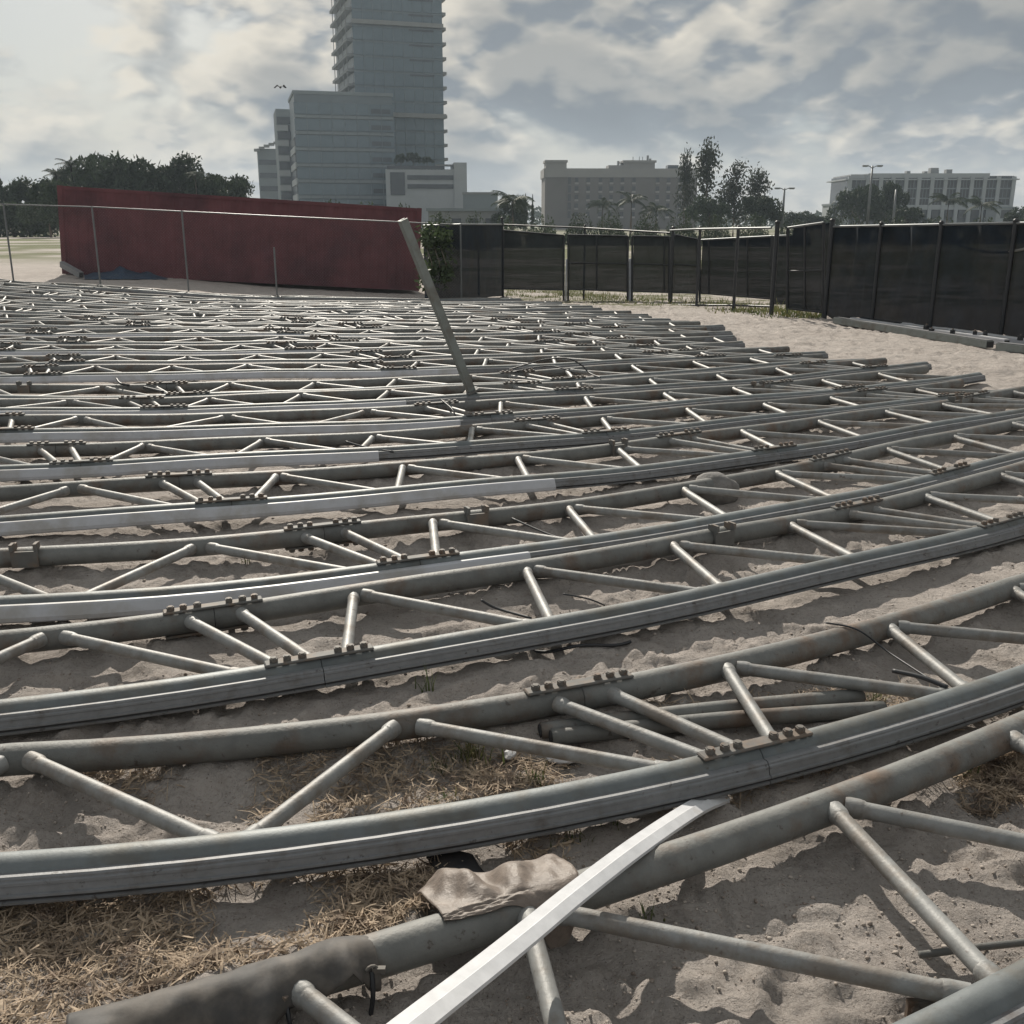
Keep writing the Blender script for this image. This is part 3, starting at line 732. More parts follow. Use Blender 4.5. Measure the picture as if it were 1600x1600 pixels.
# ------------------------------------------------------------------ trees
def crown_mesh(kind, seed, n, mt):
    r = np.random.default_rng(seed)
    if kind == 'broad':
        lobes = []
        for i in range(17):
            a = r.uniform(0, 6.28); q = r.uniform(0, 1)**.6*.72; z = r.uniform(.34, .9); q *= math.sqrt(max(0.05, 1-((z-.5)/.52)**2))
            lobes.append((np.array([q*math.cos(a), q*math.sin(a), z]), r.uniform(.14, .28)))
        def fn(r, i):
            c, s = lobes[r.integers(len(lobes))]; d = r.normal(size=3); d /= np.linalg.norm(d); rr = s*r.uniform(.25, 1)**.45*(1.25 if r.random() < .12 else 1)
            return (c+d*rr*np.array([1.15, 1.15, .75])), 1
        v, f = leaf_cloud(n, fn, .042, seed)
    elif kind == 'casuarina':
        tips = []
        for i in range(26):
            h = r.uniform(.25, 1.0); L_ = .42*(1.10-h)**.8; a = r.uniform(0, 6.28); tips.append((h, L_, a, r.uniform(.05, .22)))
        def fn(r, i):
            h, L_, a, up = tips[r.integers(len(tips))]; t = r.uniform(.05, 1); s = .02+.035*(1-abs(t-.6))
            return np.array([math.cos(a)*L_*t, math.sin(a)*L_*t, h+up*t*t*.7])+r.normal(size=3)*s*np.array([1, 1, 1.3]), 1
        v, f = leaf_cloud(n, fn, .026, seed)
    elif kind == 'cone':
        def fn(r, i):
            h = r.uniform(.12, 1); a = r.uniform(0, 6.28); tier = .75+.25*math.sin(h*45); q = .26*(1.02-h)*tier*math.sqrt(r.uniform(0, 1)); return np.array([q*math.cos(a), q*math.sin(a), h]), 1
        v, f = leaf_cloud(n, fn, .024, seed)
    else:                                      # low bushy mass
        def fn(r, i):
            a = r.uniform(0, 6.28); q = math.sqrt(r.uniform(0, 1)); z = r.uniform(0, 1)**.8*(1-.75*q**2.2)*(.8+.25*math.sin(3*a+q*5)); return np.array([q*math.cos(a)*.9, q*math.sin(a)*.9, z]), 1
        v, f = leaf_cloud(n, fn, .045, seed)
    return mesh_from(v, f, mt, name='crown_'+kind)
def trunk_mesh(kind, seed):
    r = random.Random(seed); m = MB()
    if kind in ('casuarina', 'cone'):
        m.tube([(0, 0, -.03), (.005, 0, .3), (-.005, .004, .6), (0, 0, .96)], [.022, .017, .011, .003], 7)
        for i in range(9):
            h = .25+.07*i; a = r.uniform(0, 6.28); L_ = .25*(1.1-h); m.tube([(0, 0, h), (math.cos(a)*L_, math.sin(a)*L_, h+.1)], [.007, .002], 5)
    else:
        m.tube([(0, 0, -.03), (.01, .01, .18), (0, .015, .38), (.01, 0, .6)], [.04, .03, .024, .012], 8)
        for i in range(8):
            h = .2+.045*i; a = i*2.4+r.uniform(-.4, .4); L_ = r.uniform(.25, .5); m.tube([(0, .01, h), (math.cos(a)*L_*.5, math.sin(a)*L_*.5, h+.14), (math.cos(a)*L_, math.sin(a)*L_, h+.22)], [.017, .011, .004], 6)
    return mesh_from(m.v, m.f, BARK, True, 'trunk_'+kind)
CROWN = {}
for kind, seeds, n, mt in (('broad', (1, 2, 3, 4), 5200, LEAF[0]), ('casuarina', (5, 6, 7), 1900, LEAF[2]), ('cone', (8,), 1800, LEAF[0]), ('bush', (9, 10), 2600, LEAF[1])):
    CROWN[kind] = [(crown_mesh(kind, s, n, mt), trunk_mesh(kind, s)) for s in seeds]
TGROUP = {'broad': 'broadleaf trees beyond the fences', 'casuarina': 'feathery pines beside the grey hotel', 'cone': 'small pointed conifers', 'bush': 'rounded bushes behind the fences'}
def tree(name, kind, px, top, Yd, halfw, label, i=None):
    x = at(px, 350, Yd).x; z0 = gzs(x, Yd); ht = at(px, top, Yd).z-z0; w = halfw/F_PX*Yd*CP
    ht *= 1.08 if kind == 'broad' else 1.0
    root = empty(name, (x, Yd, z0), RNG.uniform(0, 6.28)); tag(root, label, 'bush' if kind == 'bush' else 'tree', TGROUP[kind])
    cm, tm = CROWN[kind][RNG.randrange(len(CROWN[kind])) if i is None else i % len(CROWN[kind])]
    base = {'broad': .68, 'casuarina': .36, 'cone': .27, 'bush': .95}[kind]
    s = w/base
    c_ = link('crown', cm, root); c_.scale = (s, s, ht/(1.02 if kind != 'bush' else .95))
    t = link('trunk', tm, root); t.scale = (min(s, ht), min(s, ht), ht)
tree('broadleaf_tree', 'broad', 185, 243, 130, 62, 'tallest broad dark tree behind the left part of the red container', 0)
tree('broadleaf_tree', 'broad', 268, 249, 128, 58, 'dense dark tree behind the container, right of the tallest one', 1)
tree('broadleaf_tree', 'broad', 348, 275, 125, 46, 'lower dark tree at the right end of the left tree group', 2)
tree('broadleaf_tree', 'broad', 120, 268, 135, 40, 'dark tree left of the tallest tree, beneath the palm tops', 3)
tree('broadleaf_tree', 'broad', 20, 283, 128, 45, 'dark tree at the left edge of the photo', 1)
tree('broadleaf_tree', 'broad', -80, 270, 128, 60, 'dark tree just outside the left edge beyond the fence', 2)
tree('broadleaf_tree', 'broad', 78, 291, 110, 40, 'paler low tree above the left end of the container', 3)
tree('conifer_tree', 'cone', 7, 252, 140, 17, 'pointed conifer top rising at the left edge', 0)
tree('conifer_tree', 'cone', 821, 302, 170, 8, 'left one of two thin spiky conifers beside the grey hotel', 0)
tree('conifer_tree', 'cone', 832, 303, 170, 8, 'right one of two thin spiky conifers beside the grey hotel', 0)
for px, top, hw, i, lab in ((1068, 246, 20, 0, 'tall feathery pine at the right edge of the grey hotel'), (1102, 236, 36, 1, 'tallest feathery pine right of the grey hotel'),
                        (1146, 256, 36, 2, 'feathery pine with forked top right of the tallest one'), (1180, 272, 32, 0, 'smallest feathery pine at the right of the pine group')):
    tree('feathery_pine', 'casuarina', px, top, 160, hw, lab, i)
tree('broadleaf_tree', 'broad', 1188, 308, 150, 30, 'low dark broadleaf tree under the right end of the pines', 2)
tree('broadleaf_tree', 'broad', 1108, 310, 152, 30, 'dark broadleaf tree growing under the tallest pine', 1)
tree('broadleaf_tree', 'broad', 1342, 291, 180, 34, 'dark tree in front of the left end of the white office building', 0)
tree('broadleaf_tree', 'broad', 1385, 292, 185, 26, 'dark tree beside the lamp post before the white office building', 3)
tree('broadleaf_tree', 'broad', 1418, 325, 170, 30, 'low bushy tree before the middle of the white office building', 2)
tree('broadleaf_tree', 'broad', 1600, 326, 170, 26, 'dark tree at the right edge of the photo above the fence', 1)
tree('broadleaf_tree', 'broad', 1245, 331, 190, 26, 'low tree behind the small street lamp', 0)
tree('broadleaf_tree', 'broad', 1285, 338, 190, 22, 'low tree left of the white office building', 2)
tree('broadleaf_tree', 'broad', 800, 312, 150, 24, 'dark tree left of the grey hotel', 3)
bush = [(470, 318, 26, 90), (520, 312, 30, 100), (575, 314, 30, 100), (630, 318, 26, 96), (690, 330, 30, 90), (742, 334, 30, 90), (790, 336, 26, 100), (850, 336, 30, 100), (905, 332, 30, 110),
        (955, 330, 30, 110), (1010, 332, 28, 110), (1065, 332, 30, 110), (1120, 334, 28, 110), (1180, 336, 30, 110), (1240, 342, 30, 110), (420, 320, 24, 95), (1330, 338, 34, 120), (1400, 337, 34, 120), (1470, 338, 34, 120), (1540, 339, 34, 120), (1610, 340, 30, 120)]
nb = ['first', 'second', 'third', 'fourth', 'fifth', 'sixth', 'seventh', 'eighth', 'ninth', 'tenth', 'eleventh', 'twelfth', 'thirteenth', 'fourteenth', 'fifteenth', 'sixteenth', 'seventeenth', 'eighteenth', 'nineteenth', 'twentieth', 'last']
for i, (px, top, hw, Yd) in enumerate(sorted(bush)):
    tree('rounded_bush', 'bush', px, top, Yd, hw, '%s rounded bush from the left in the low hedge line behind the fences' % nb[i], i)
# hedge beyond the field at the left
hd = empty('hedge', at(45, 372, 118)); tag(hd, 'long dark green hedge across the field at the far left', 'hedge')
def hedge_fn(r, i):
    px = r.uniform(-160, 92); u = r.uniform(0, 1)**.6; return np.array(at(px, 373-u*(50+6*math.sin(px*.09)), 118+r.uniform(-1.2, 1.2))), 1
v, f = leaf_cloud(9000, hedge_fn, .30, 17)
o = link('foliage', mesh_from(v, f, LEAF[1], name='foliage'), hd); o.matrix_parent_inverse = Matrix.Translation(-Vector(hd.location))
# palms
def frond_mesh(seed):
    r = random.Random(seed); m = MB(); pts = []
    for i in range(9):
        t = i/8; pts.append(Vector((t*.95, 0, .42*t-.62*t*t)))
    m.tube(pts, [.012*(1-.7*i/8) for i in range(9)], 4)
    for i in range(16):
        t = .12+.86*i/15; x = t*.95; z = .42*t-.62*t*t; L_ = .30*math.sin(math.pi*(.15+.8*t))
        for s in (-1, 1):
            b = len(m.v); m.v += [(x-.022, 0, z), (x+.022, 0, z), (x+.09, s*L_, z-.13-.1*r.random())]; m.f.append((b, b+1, b+2))
    return mesh_from(m.v, m.f, LEAF[0], name='frond')
FROND = [frond_mesh(1), frond_mesh(2)]
def palm(px, top, Yd, size, label):
    x = at(px, 350, Yd).x; z0 = gzs(x, Yd); ht = at(px, top, Yd).z-z0-size*.35
    root = empty('palm_tree', (x, Yd, z0)); tag(root, label, 'palm', 'palms behind the fences')
    m = MB(); m.tube([(0, 0, -.2), (.1, 0, ht*.5), (.05, 0, ht)], [.2, .15, .12], 8); m.build('trunk', BARK, root, True)
    for i in range(15):
        f = link('frond', FROND[i % 2], root); f.location = (.05, 0, ht); f.rotation_euler = (RNG.uniform(-.2, .2), RNG.uniform(-.75, .35), i*2.4); f.scale = (size,)*3
palm(120, 250, 125, 1.7, 'tall palm whose top pokes out left of the tallest tree')
palm(96, 266, 125, 1.5, 'shorter palm at the left of the tree group')
palm(310, 266, 122, 1.3, 'palm between the dense dark tree and the lower one')
palm(800, 302, 120, 2.6, 'bushy palm left of the grey hotel')
palm(940, 312, 170, 2.6, 'palm in front of the left half of the grey hotel')
palm(985, 303, 165, 2.7, 'palm in front of the middle of the grey hotel')
palm(1024, 318, 165, 2.8, 'palm in front of the right half of the grey hotel')
palm(1478, 303, 175, 3.2, 'left palm before the white office building')
palm(1530, 310, 175, 3.2, 'right palm before the white office building')
# far-off wood closing the horizon
def wood_fn(r, i):
    a = r.uniform(-1.15, 1.15); R0 = 520+r.uniform(-25, 25); h = 7.0+2.6*math.sin(a*23)+1.8*math.sin(a*61+1)
    return np.array([R0*math.sin(a), R0*math.cos(a), r.uniform(0, 1)**.7*h]), 1
v, f = leaf_cloud(16000, wood_fn, 1.5, 23)
tag(link('distant_woodland', mesh_from(v, f, LEAF[0], name='distant_woodland')), 'distant dark line of trees closing the horizon', 'trees', kind='stuff')

# ------------------------------------------------------------------ buildings
GLASS = mat('curtain_glass', (.10, .14, .165), .25, .1, .06, .12, spec=.6)
GLASS_D = mat('dark_glass', (.045, .055, .065), .18, 0, .1, .2, spec=.6)
SPAN = mat('spandrel_panel', (.13, .16, .18), .5, .1, .05, .1)
SLAB = mat('balcony_concrete', (.22, .23, .23), .8, 0, .08, .3)
PALE = mat('pale_render', (.34, .365, .38), .8, 0, .06, .1)
PALE2 = mat('pale_panel', (.19, .22, .235), .8, 0, .06, .1)
TAUPE = mat('hotel_render', (.135, .125, .115), .85, 0, .06, .1)
TRIM = mat('hotel_trim', (.26, .255, .245), .8, 0, .05, .1)
WINB = mat('window_glass', (.022, .026, .03), .3, 0, .1, .3, spec=.6)
ACB = mat('window_sill_unit', (.30, .29, .28), .8)
def building(name, px, py0, Yd, al, label):
    b = at(px, 350, Yd); root = empty(name, (b.x, b.y, -0.2), math.radians(al)); tag(root, label, 'building'); return root
def zpx(py, Yd): return at(800, py, Yd).z+.2
# glass tower with balconies
tw = building('high_rise_tower', 563, 350, 300, 18, 'tall glass high-rise tower with balconies on both sides')
W, D_, HT = 25.2, 33., 76.
fl_h = 3.84
cube('core_wall', tw, (W/2, D_/2, HT/2), (W-.6, D_-.6, HT), SPAN)
nf = int(HT/fl_h)
for i in range(nf):
    z = .6+i*fl_h
    cube('glass_band', tw, (W/2, .12, z+1.75), (W, .3, fl_h-.55), GLASS)
    cube('floor_line', tw, (W/2, .05, z+3.58), (W+.1, .30, .42), SPAN)
    if z > 14:
        cube('balcony_recess', tw, (.1, D_*.46, z+2.0), (.35, D_*.84, 2.5), PALE)
        cube('balcony_slab', tw, (-.7, D_*.46, z+.12), (2.0, D_*.84, .75), SLAB)
        cube('balcony_slab', tw, (W+.5, D_*.42, z+.2), (1.5, D_*.8, .8), SLAB)
        cube('side_glass', tw, (W-.05, D_*.42, z+2.1), (.3, D_*.8, 2.4), GLASS_D)
        for y in (2.2, 9, 17, 25): rod('balcony_post', tw, (-1.5, y, z+.5), (-1.5, y, z+fl_h-.2), .12, SLAB, 6)
    if z > 36: cube('vent_slit', tw, (W*.76, -.14, z+3.1), (W*.28, .12, .5), GLASS_D)
zb = zpx(178, 300)
cube('ledge', tw, (W*.68, -.5, zb), (W*.68, 1.6, 1.2), SLAB); cube('ledge', tw, (W/2, -.3, zpx(33, 300)), (W+.3, 1.1, 1.1), SLAB)
for i in range(1, 9): cube('mullion', tw, (W*i/9, -.07, HT/2), (.16, .16, HT), SPAN)
# glass office block
ob = building('glass_office_block', 469, 350, 275, 15, 'blue-grey glass office block left of the high-rise tower')
ht = zpx(144, 275); Wb = 25.5
cube('wall', ob, (Wb/2, 11, ht/2), (Wb-.4, 21.5, ht-.3), SPAN)
for i in range(10):
    z = ht-3.7-i*3.95
    if z < 0: break
    cube('glass_band', ob, (Wb/2, .05, z), (Wb, .3, 2.75), GLASS); cube('floor_line', ob, (Wb/2, 0.02, z-1.95), (Wb+.05, .30, .7), PALE2)
    cube('dark_window', ob, (Wb*.87, -.12, z-.35), (Wb*.2, .12, 1.1), GLASS_D)
    if i > 1:
        cube('side_window_band', ob, (-.06, 11, z-.2), (.3, 20, 2.2), GLASS_D); cube('side_white_band', ob, (-.1, 11, z-2.0), (.34, 20.5, 1.6), PALE)
for i in range(1, 8): cube('mullion', ob, (Wb*i/8, -.13, ht/2-1), (.14, .14, ht-2.2), SPAN)
cube('parapet', ob, (Wb/2, 11, ht+.1), (Wb+.2, 22, .8), PALE2)
cube('dark_fin', ob, (-.2, 21.9, ht/2-3), (.6, .6, ht-6), GLASS_D)
ol = building('lower_office_wing', 447, 350, 300, 15, 'lower wing with white bands behind the glass office block')
h2 = zpx(170, 300)
cube('wall', ol, (4, 8, h2/2), (10, 15.5, h2), PALE2)
for i in range(9):
    z = h2-3-i*4.0; cube('window_band', ol, (4, .1, z), (9.6, .3, 1.9), GLASS_D); cube('white_band', ol, (4, .05, z-2), (10.1, .4, 1.5), PALE)
of = building('round_corner_office', 409, 350, 330, 12, 'small pale office building with curved canopy at far left of the tower group')
h3 = zpx(232, 330)
cube('wall', of, (5, 8, h3/2), (10, 16, h3), PALE2)
for i in range(6):
    z = h3-4-i*3.9; cube('window_band', of, (4.2, .0, z), (7.6, .3, 1.5), GLASS_D)
m = MB()
for i in range(7):
    t = i/6; m.box((t*9, .2, h3+.4+2.6*math.sin(t*1.5)-.9), (1.7, 3, .7))
m.build('curved_canopy', SLAB, of)
cube('dark_stair', of, (9.2, -.2, h3/2), (1.4, .6, h3+1), GLASS_D)
# white podium with parking slits and roof garden
po = building('parking_podium', 605, 350, 262, 6, 'pale low podium with dark slits and small trees on its roof')
hp = zpx(264, 262); Wp = 19.8
cube('wall', po, (Wp/2, 9, hp/2), (Wp, 18, hp), PALE)
cube('end_tower', po, (Wp-1.3, 8.6, (hp+1.6)/2), (3.2, 18, hp+1.6), PALE)
cube('loading_bay', po, (2.9, -.06, zpx(287, 262)), (3.6, .3, 5.4), GLASS_D)
for py in (277, 291): cube('parking_slit', po, (11, -.06, zpx(py, 262)), (11.4, .3, 1.05), GLASS_D)
cube('roof_planter', po, (7.5, 1.2, hp+.35), (14.2, 2.4, .9), GLASS_D); cube('canopy', po, (14.5, 2, hp+1.0), (4.5, 3, .35), SLAB)
for i, (px, top, hw) in enumerate(((627, 239, 9), (646, 238, 13), (668, 244, 10))):
    x = at(px, 300, 265).x; z0 = zpx(258, 262)-.4; root = empty('roof_garden_tree', (x, 266, z0)); tag(root, '%s small tree on the roof of the pale podium' % ('left', 'middle', 'right')[i], 'tree', 'roof garden trees')
    cm, tm = CROWN['broad'][i]; s = hw/F_PX*265/.85; h = at(px, top, 266).z-z0
    link('crown', cm, root).scale = (s, s, h); link('trunk', tm, root).scale = (s, s, h)
an = building('low_annex', 724, 350, 240, 0, 'low grey flat-roofed annex right of the podium')
ha = zpx(302, 240); cube('wall', an, (3.9, 5, ha/2), (7.8, 10, ha), PALE2); cube('parapet', an, (3.9, 5, ha), (8.1, 10.3, .5), SLAB); cube('door', an, (2, -.08, 1.4), (1.2, .2, 2.4), GLASS_D)
for i in range(3): cube('window', an, (3.8+i*1.5, -.08, 4.4), (.9, .2, 1.1), GLASS_D)
an2 = building('long_low_shed', 672, 350, 150, 0, 'long low dark roofed shed in front of the podium')
hs = zpx(330, 150); cube('wall', an2, (5, 4, hs/2), (10.5, 8, hs), SLAB); cube('roof', an2, (5, 4, hs+.2), (11, 8.6, .4), PALE2)
for i in range(4): cube('window', an2, (1.4+i*2.4, -.08, 2.2), (1.3, .2, 1.0), GLASS_D)
# grey hotel
ho = building('grey_hotel', 851, 350, 350, 2, 'grey-brown hotel with rows of small windows and pale roof parapet')
YH = 350; sx = YH/F_PX*CP
def hx(px): return (px-851)*sx
hz_ = lambda py: zpx(py, YH)
hh = hz_(277); WH = hx(1088)
cube('wall', ho, (WH/2, 9, hh/2), (WH, 18, hh), TAUPE)
cube('parapet', ho, (WH/2, 9, (hh+hz_(263))/2), (WH+.8, 18.6, hz_(263)-hh), TRIM)
cube('corner_pavilion', ho, (hx(868), 4, (hh+hz_(253))/2), (hx(884)-hx(852), 9, hz_(253)-hh), TRIM); cube('pavilion_cornice', ho, (hx(868), 4, hz_(252)), (hx(886)-hx(851), 10, .7), TRIM)
cube('centre_pavilion', ho, (hx(998), 6, (hz_(263)+hz_(253))/2), (hx(1022)-hx(974), 9, hz_(252)-hz_(263)), TRIM); cube('pavilion_cornice', ho, (hx(998), 6, hz_(251.5)), (hx(1024)-hx(972), 10, .7), TRIM)
cube('stepped_parapet', ho, (hx(963), 5, hz_(261)), (hx(978)-hx(952), 7, 1.4), TRIM); cube('roof_vent', ho, (hx(1052), 5, hz_(260)), (3.6, 4, 1.3), GLASS_D); cube('pavilion_sign', ho, (hx(1000), .9, hz_(267)), (5.6, .3, 1.2), GLASS_D)
for px, py in ((967, 250), (972, 252), (1013, 241), (1017, 246)): rod('antenna', ho, (hx(px), 5, hz_(262)), (hx(px), 5, hz_(py)), .42, SLAB, 6)
for px in (990, 1000, 1005): rod('mast', ho, (hx(px), 5, hz_(252)), (hx(px), 5, hz_(243)), .12, SLAB, 5)
for py in (281, 294.3, 307.6, 321, 334.3):
    for px in (900, 918, 937, 954, 971, 989, 1026, 1043, 1061):
        w = cube('window', ho, (hx(px), -.06, hz_(py)), (1.15, .3, 1.35), WINB)
        cube('window_unit', ho, (hx(px), -.16, hz_(py)-1.1), (1.25, .4, .55), ACB)
    for px in (889, 1072): cube('stair_window', ho, (hx(px), -.06, hz_(py+1)), (1.0, .3, 2.2), WINB)
# white office building on the right
wo = building('white_office_building', 1320, 350, 300, -1.5, 'white office building with tall piers and dark glass bays at right')
YO = 300; so = YO/F_PX*CP
def ox(px): return (px-1320)*so
oz = lambda py: zpx(py, YO)
WO = ox(1573)
cube('wall', wo, (WO/2, 9, oz(275)/2), (WO, 17.4, oz(275)), GLASS_D)
cube('roof_band', wo, (ox(1442), 9, (oz(271)+oz(278))/2), (ox(1535)-ox(1350), 18.3, oz(271)-oz(278)), PALE); cube('roof_overhang', wo, (WO/2, 9, oz(280.5)), (WO+2.2, 19.5, .35), PALE)
cube('roof_band', wo, (ox(1338), 9, (oz(272.5)+oz(279))/2), (ox(1352)-ox(1322), 18.1, oz(272.5)-oz(279)), PALE)
bays = [1337, 1361, 1378, 1398, 1418, 1438, 1458, 1478, 1499, 1518, 1538, 1560]
piers = [1322]+[(a+b)/2 for a, b in zip(bays[:-1], bays[1:])]+[1572]
for p in piers: cube('pier', wo, (ox(p), -.1, oz(276)/2), (1.05, .7, oz(276)), PALE)
for a, b, p in zip(piers[:-1], piers[1:], bays):
    for y0, y1 in ((280, 293.5), (296, 309), (311, 320)):
        w = cube('window_bay', wo, ((ox(a)+ox(b))/2, .12, (oz(y0)+oz(y1))/2), (ox(b)-ox(a)-1.1, .3, oz(y0)-oz(y1)), WINB)
        for q in (-.17, .17): cube('window_bar', wo, ((ox(a)+ox(b))/2+q*(ox(b)-ox(a)-1.1), -.06, (oz(y0)+oz(y1))/2), (.10, .1, oz(y0)-oz(y1)), PALE2)
    for y0 in (294.7, 310): cube('sill_band', wo, ((ox(a)+ox(b))/2, 0, oz(y0)), (ox(b)-ox(a)-1.0, .4, .32), PALE2)
    cube('podium_band', wo, ((ox(a)+ox(b))/2, -.05, oz(324)), (ox(b)-ox(a)-1.0, .45, 1.3), PALE)
    cube('ground_window', wo, ((ox(a)+ox(b))/2, -.1, oz(334)), (1.9, .3, 2.2), WINB)
for px, s in ((1455, 2.2), (1478, 1.6), (1415, 1.0), (1442, .9)): cube('roof_unit', wo, (ox(px+5), 6, oz(270)+s*.3), (s, 2, s*.8), SLAB)
for px in (1468, 1487): rod('antenna', wo, (ox(px), 6, oz(271)), (ox(px), 6, oz(264)), .15, SLAB, 5)
wl = building('white_side_pavilion', 1296, 350, 296, 0, 'small white pavilion at the left foot of the white office building')
cube('wall', wl, (2.2, 4, oz(321)/2), (4.4, 8, oz(321)), PALE); cube('roof', wl, (2.4, 4, oz(320)), (5.2, 8.6, .5), PALE2); cube('window', wl, (1.4, -.08, oz(332)), (1.2, .2, 2.6), WINB); cube('door', wl, (3.3, -.08, oz(336)), (1.0, .2, 2.4), WINB)
wr = building('white_side_pavilion', 1555, 350, 292, 0, 'small white pavilion at the right foot of the white office building')
cube('wall', wr, (2.6, 4, oz(326)/2), (5.2, 8, oz(326)), PALE); cube('roof', wr, (2.6, 4, oz(325)), (5.8, 8.6, .45), PALE2); cube('window', wr, (2.6, -.08, oz(335)), (2.8, .2, 2.2), WINB)
# street lamps
def lamp(px, top, Yd, label, arms=True, bot=356):
    x = at(px, 350, Yd).x; z1 = at(px, top, Yd).z; root = empty('street_lamp', (x, Yd, 0)); tag(root, label, 'street lamp', 'street lamps beyond the fence')
    s = Yd/120.
    m = MB(); m.tube([(0, 0, -.3), (0, 0, z1*.5), (0, 0, z1)], [.20*s, .15*s, .10*s], 8); m.build('pole', SILVER, root, True)
    m = MB(); m.tube([(0, 0, -.05), (0, 0, .35)], .32*s, 10); m.build('base', SLAB, root)
    if arms:
        for q in (-1, 1):
            m = MB(); m.tube([(0, 0, z1-.25), (q*.35*s, 0, z1-.05), (q*.6*s, 0, z1)], .05*s, 6); m.build('arm', SILVER, root)
            m = MB(); m.box((q*.82*s, 0, z1), (.62*s, .3*s, .13*s)); m.box((q*.82*s, 0, z1-.09*s), (.5*s, .22*s, .06*s)); m.build('lamp_head', SLAB, root)
lamp(1355, 259, 120, 'tall double-headed street lamp before the white office building')
lamp(1222, 294, 150, 'smaller double-headed street lamp right of the pines')
lamp(1395, 296, 130, 'plain pole without lamp heads right of the tall street lamp', False)
# bird
bd = empty('flying_bird', at(438, 137, 80)); tag(bd, 'dark bird flying in the sky left of the tower', 'bird')
BIRD = mat('bird_feather', (.03, .03, .03), .8)
m = MB(); m.tube([(0, -.26, .0), (0, -.18, .02), (0, 0, .03), (0, .14, .03), (0, .2, .05), (0, .26, .04)], [.015, .05, .085, .06, .05, .012], 8); m.build('body', BIRD, bd, True)
for q in (-1, 1):
    m = MB()
    m.add([(q*.05, .1, .05), (q*.25, .12, .22), (q*.48, -.02, -.02), (q*.36, -.12, -.05), (q*.2, -.12, .08), (q*.05, -.12, .03)], [(0, 1, 4, 5), (1, 2, 3, 4)])
    m.add([(q*.05, .1, .065), (q*.25, .12, .235), (q*.48, -.02, -.012), (q*.36, -.12, -.04), (q*.2, -.12, .095), (q*.05, -.12, .045)], [(0, 1, 4, 5), (1, 2, 3, 4)])
    m.build('wing', BIRD, bd)
m = MB(); m.add([(-.03, -.22, .02), (.03, -.22, .02), (.08, -.42, 0), (-.08, -.42, 0)], [(0, 1, 2, 3)]); m.build('tail', BIRD, bd)
# ------------------------------------------------------------------ leaning beam
BEAM = mat('beam_steel', (.21, .23, .22), .55, .3, .1, 4, (.16, .155, .14))
b0 = tpt(7, phi_at_px(7, 737, -.03), -.03, ZC+PR); t0 = at(629, 343, b0.y-.35)
lb = empty('leaning_beam', b0); tag(lb, 'single grey steel beam leaning up to the left out of the truss rows', 'beam')
d = (t0-b0); Ln = d.length; q = d.to_track_quat('Z', 'Y'); lb.rotation_mode = 'QUATERNION'; lb.rotation_quaternion = q
m = MB(); hw = .036
prof = [(-hw, -hw), (hw, -hw), (hw, hw), (hw-.012, hw), (hw-.012, -hw+.012), (-hw+.012, -hw+.012), (-hw+.012, hw), (-hw, hw)]
n = len(prof); m.add([(x, y, 0) for x, y in prof]+[(x, y, Ln) for x, y in prof], [(i, (i+1) % n, n+(i+1) % n, n+i) for i in range(n)]+[(0, 1, 4, 5)[::-1], (1, 2, 3, 4)[::-1], (0, 5, 6, 7)[::-1], (n, n+1, n+4, n+5), (n+1, n+2, n+3, n+4), (n, n+5, n+6, n+7)])
m.build('channel', BEAM, lb)
m = MB(); m.box((0, 0, .012), (.12, .12, .02)); m.build('foot_plate', PLATE, lb)
for z in (Ln*.56, Ln*.63): m = MB(); m.tube([(-hw-.03, 0, z), (-hw, 0, z)], .015, 6); m.build('bolt', BOLT, lb)
m = MB(); m.box((-hw-.012, 0, Ln*.6), (.02, .05, .16)); m.build('cleat', PLATE, lb)

# ------------------------------------------------------------------ stacked beams by the right fence
def gbeam(name, label, pa, pb, w, h, mt, lift=0.0, cap=None):
    a = gp(*pa); b = gp(*pb); a.z += lift+h/2+.012; b.z += lift+h/2+.012; dd = b-a; L_ = dd.length
    root = empty(name, a); tag(root, label, 'beam', 'beams lying along the right fence'); root.rotation_mode = 'QUATERNION'; root.rotation_quaternion = dd.to_track_quat('X', 'Z')
    m = MB(); m.box((L_/2, 0, 0), (L_, w, h)); m.build('profile', mt, root)
    m = MB(); m.box((L_/2, 0, h/2+.007), (L_-.02, w*.8, .012)); m.build('top_flange', ALU if cap is None else cap, root)
    for x in (-.006, L_+.006): m = MB(); m.box((x, 0, 0), (.012, w*.82, h*.8)); m.build('end_cap', NEAR_BLACK, root)
    return root
gbeam('loose_beam', 'long grey-green beam nearest the sand in the stack by the right fence', (1306, 506), (1546, 545), .13, .10, BEAM)
gbeam('loose_beam', 'pale beam lying behind the grey-green one by the right fence', (1330, 505), (1572, 541), .10, .08, WHITEP, 0, WHITE_NEW)
gbeam('loose_beam', 'white strip-like beam closest to the dark fence', (1350, 503), (1640, 545), .16, .07, WHITEP, 0, WHITE_NEW)
gbeam('loose_beam', 'short grey beam end cut by the right edge of the photo', (1560, 548), (1720, 566), .14, .10, BEAM)
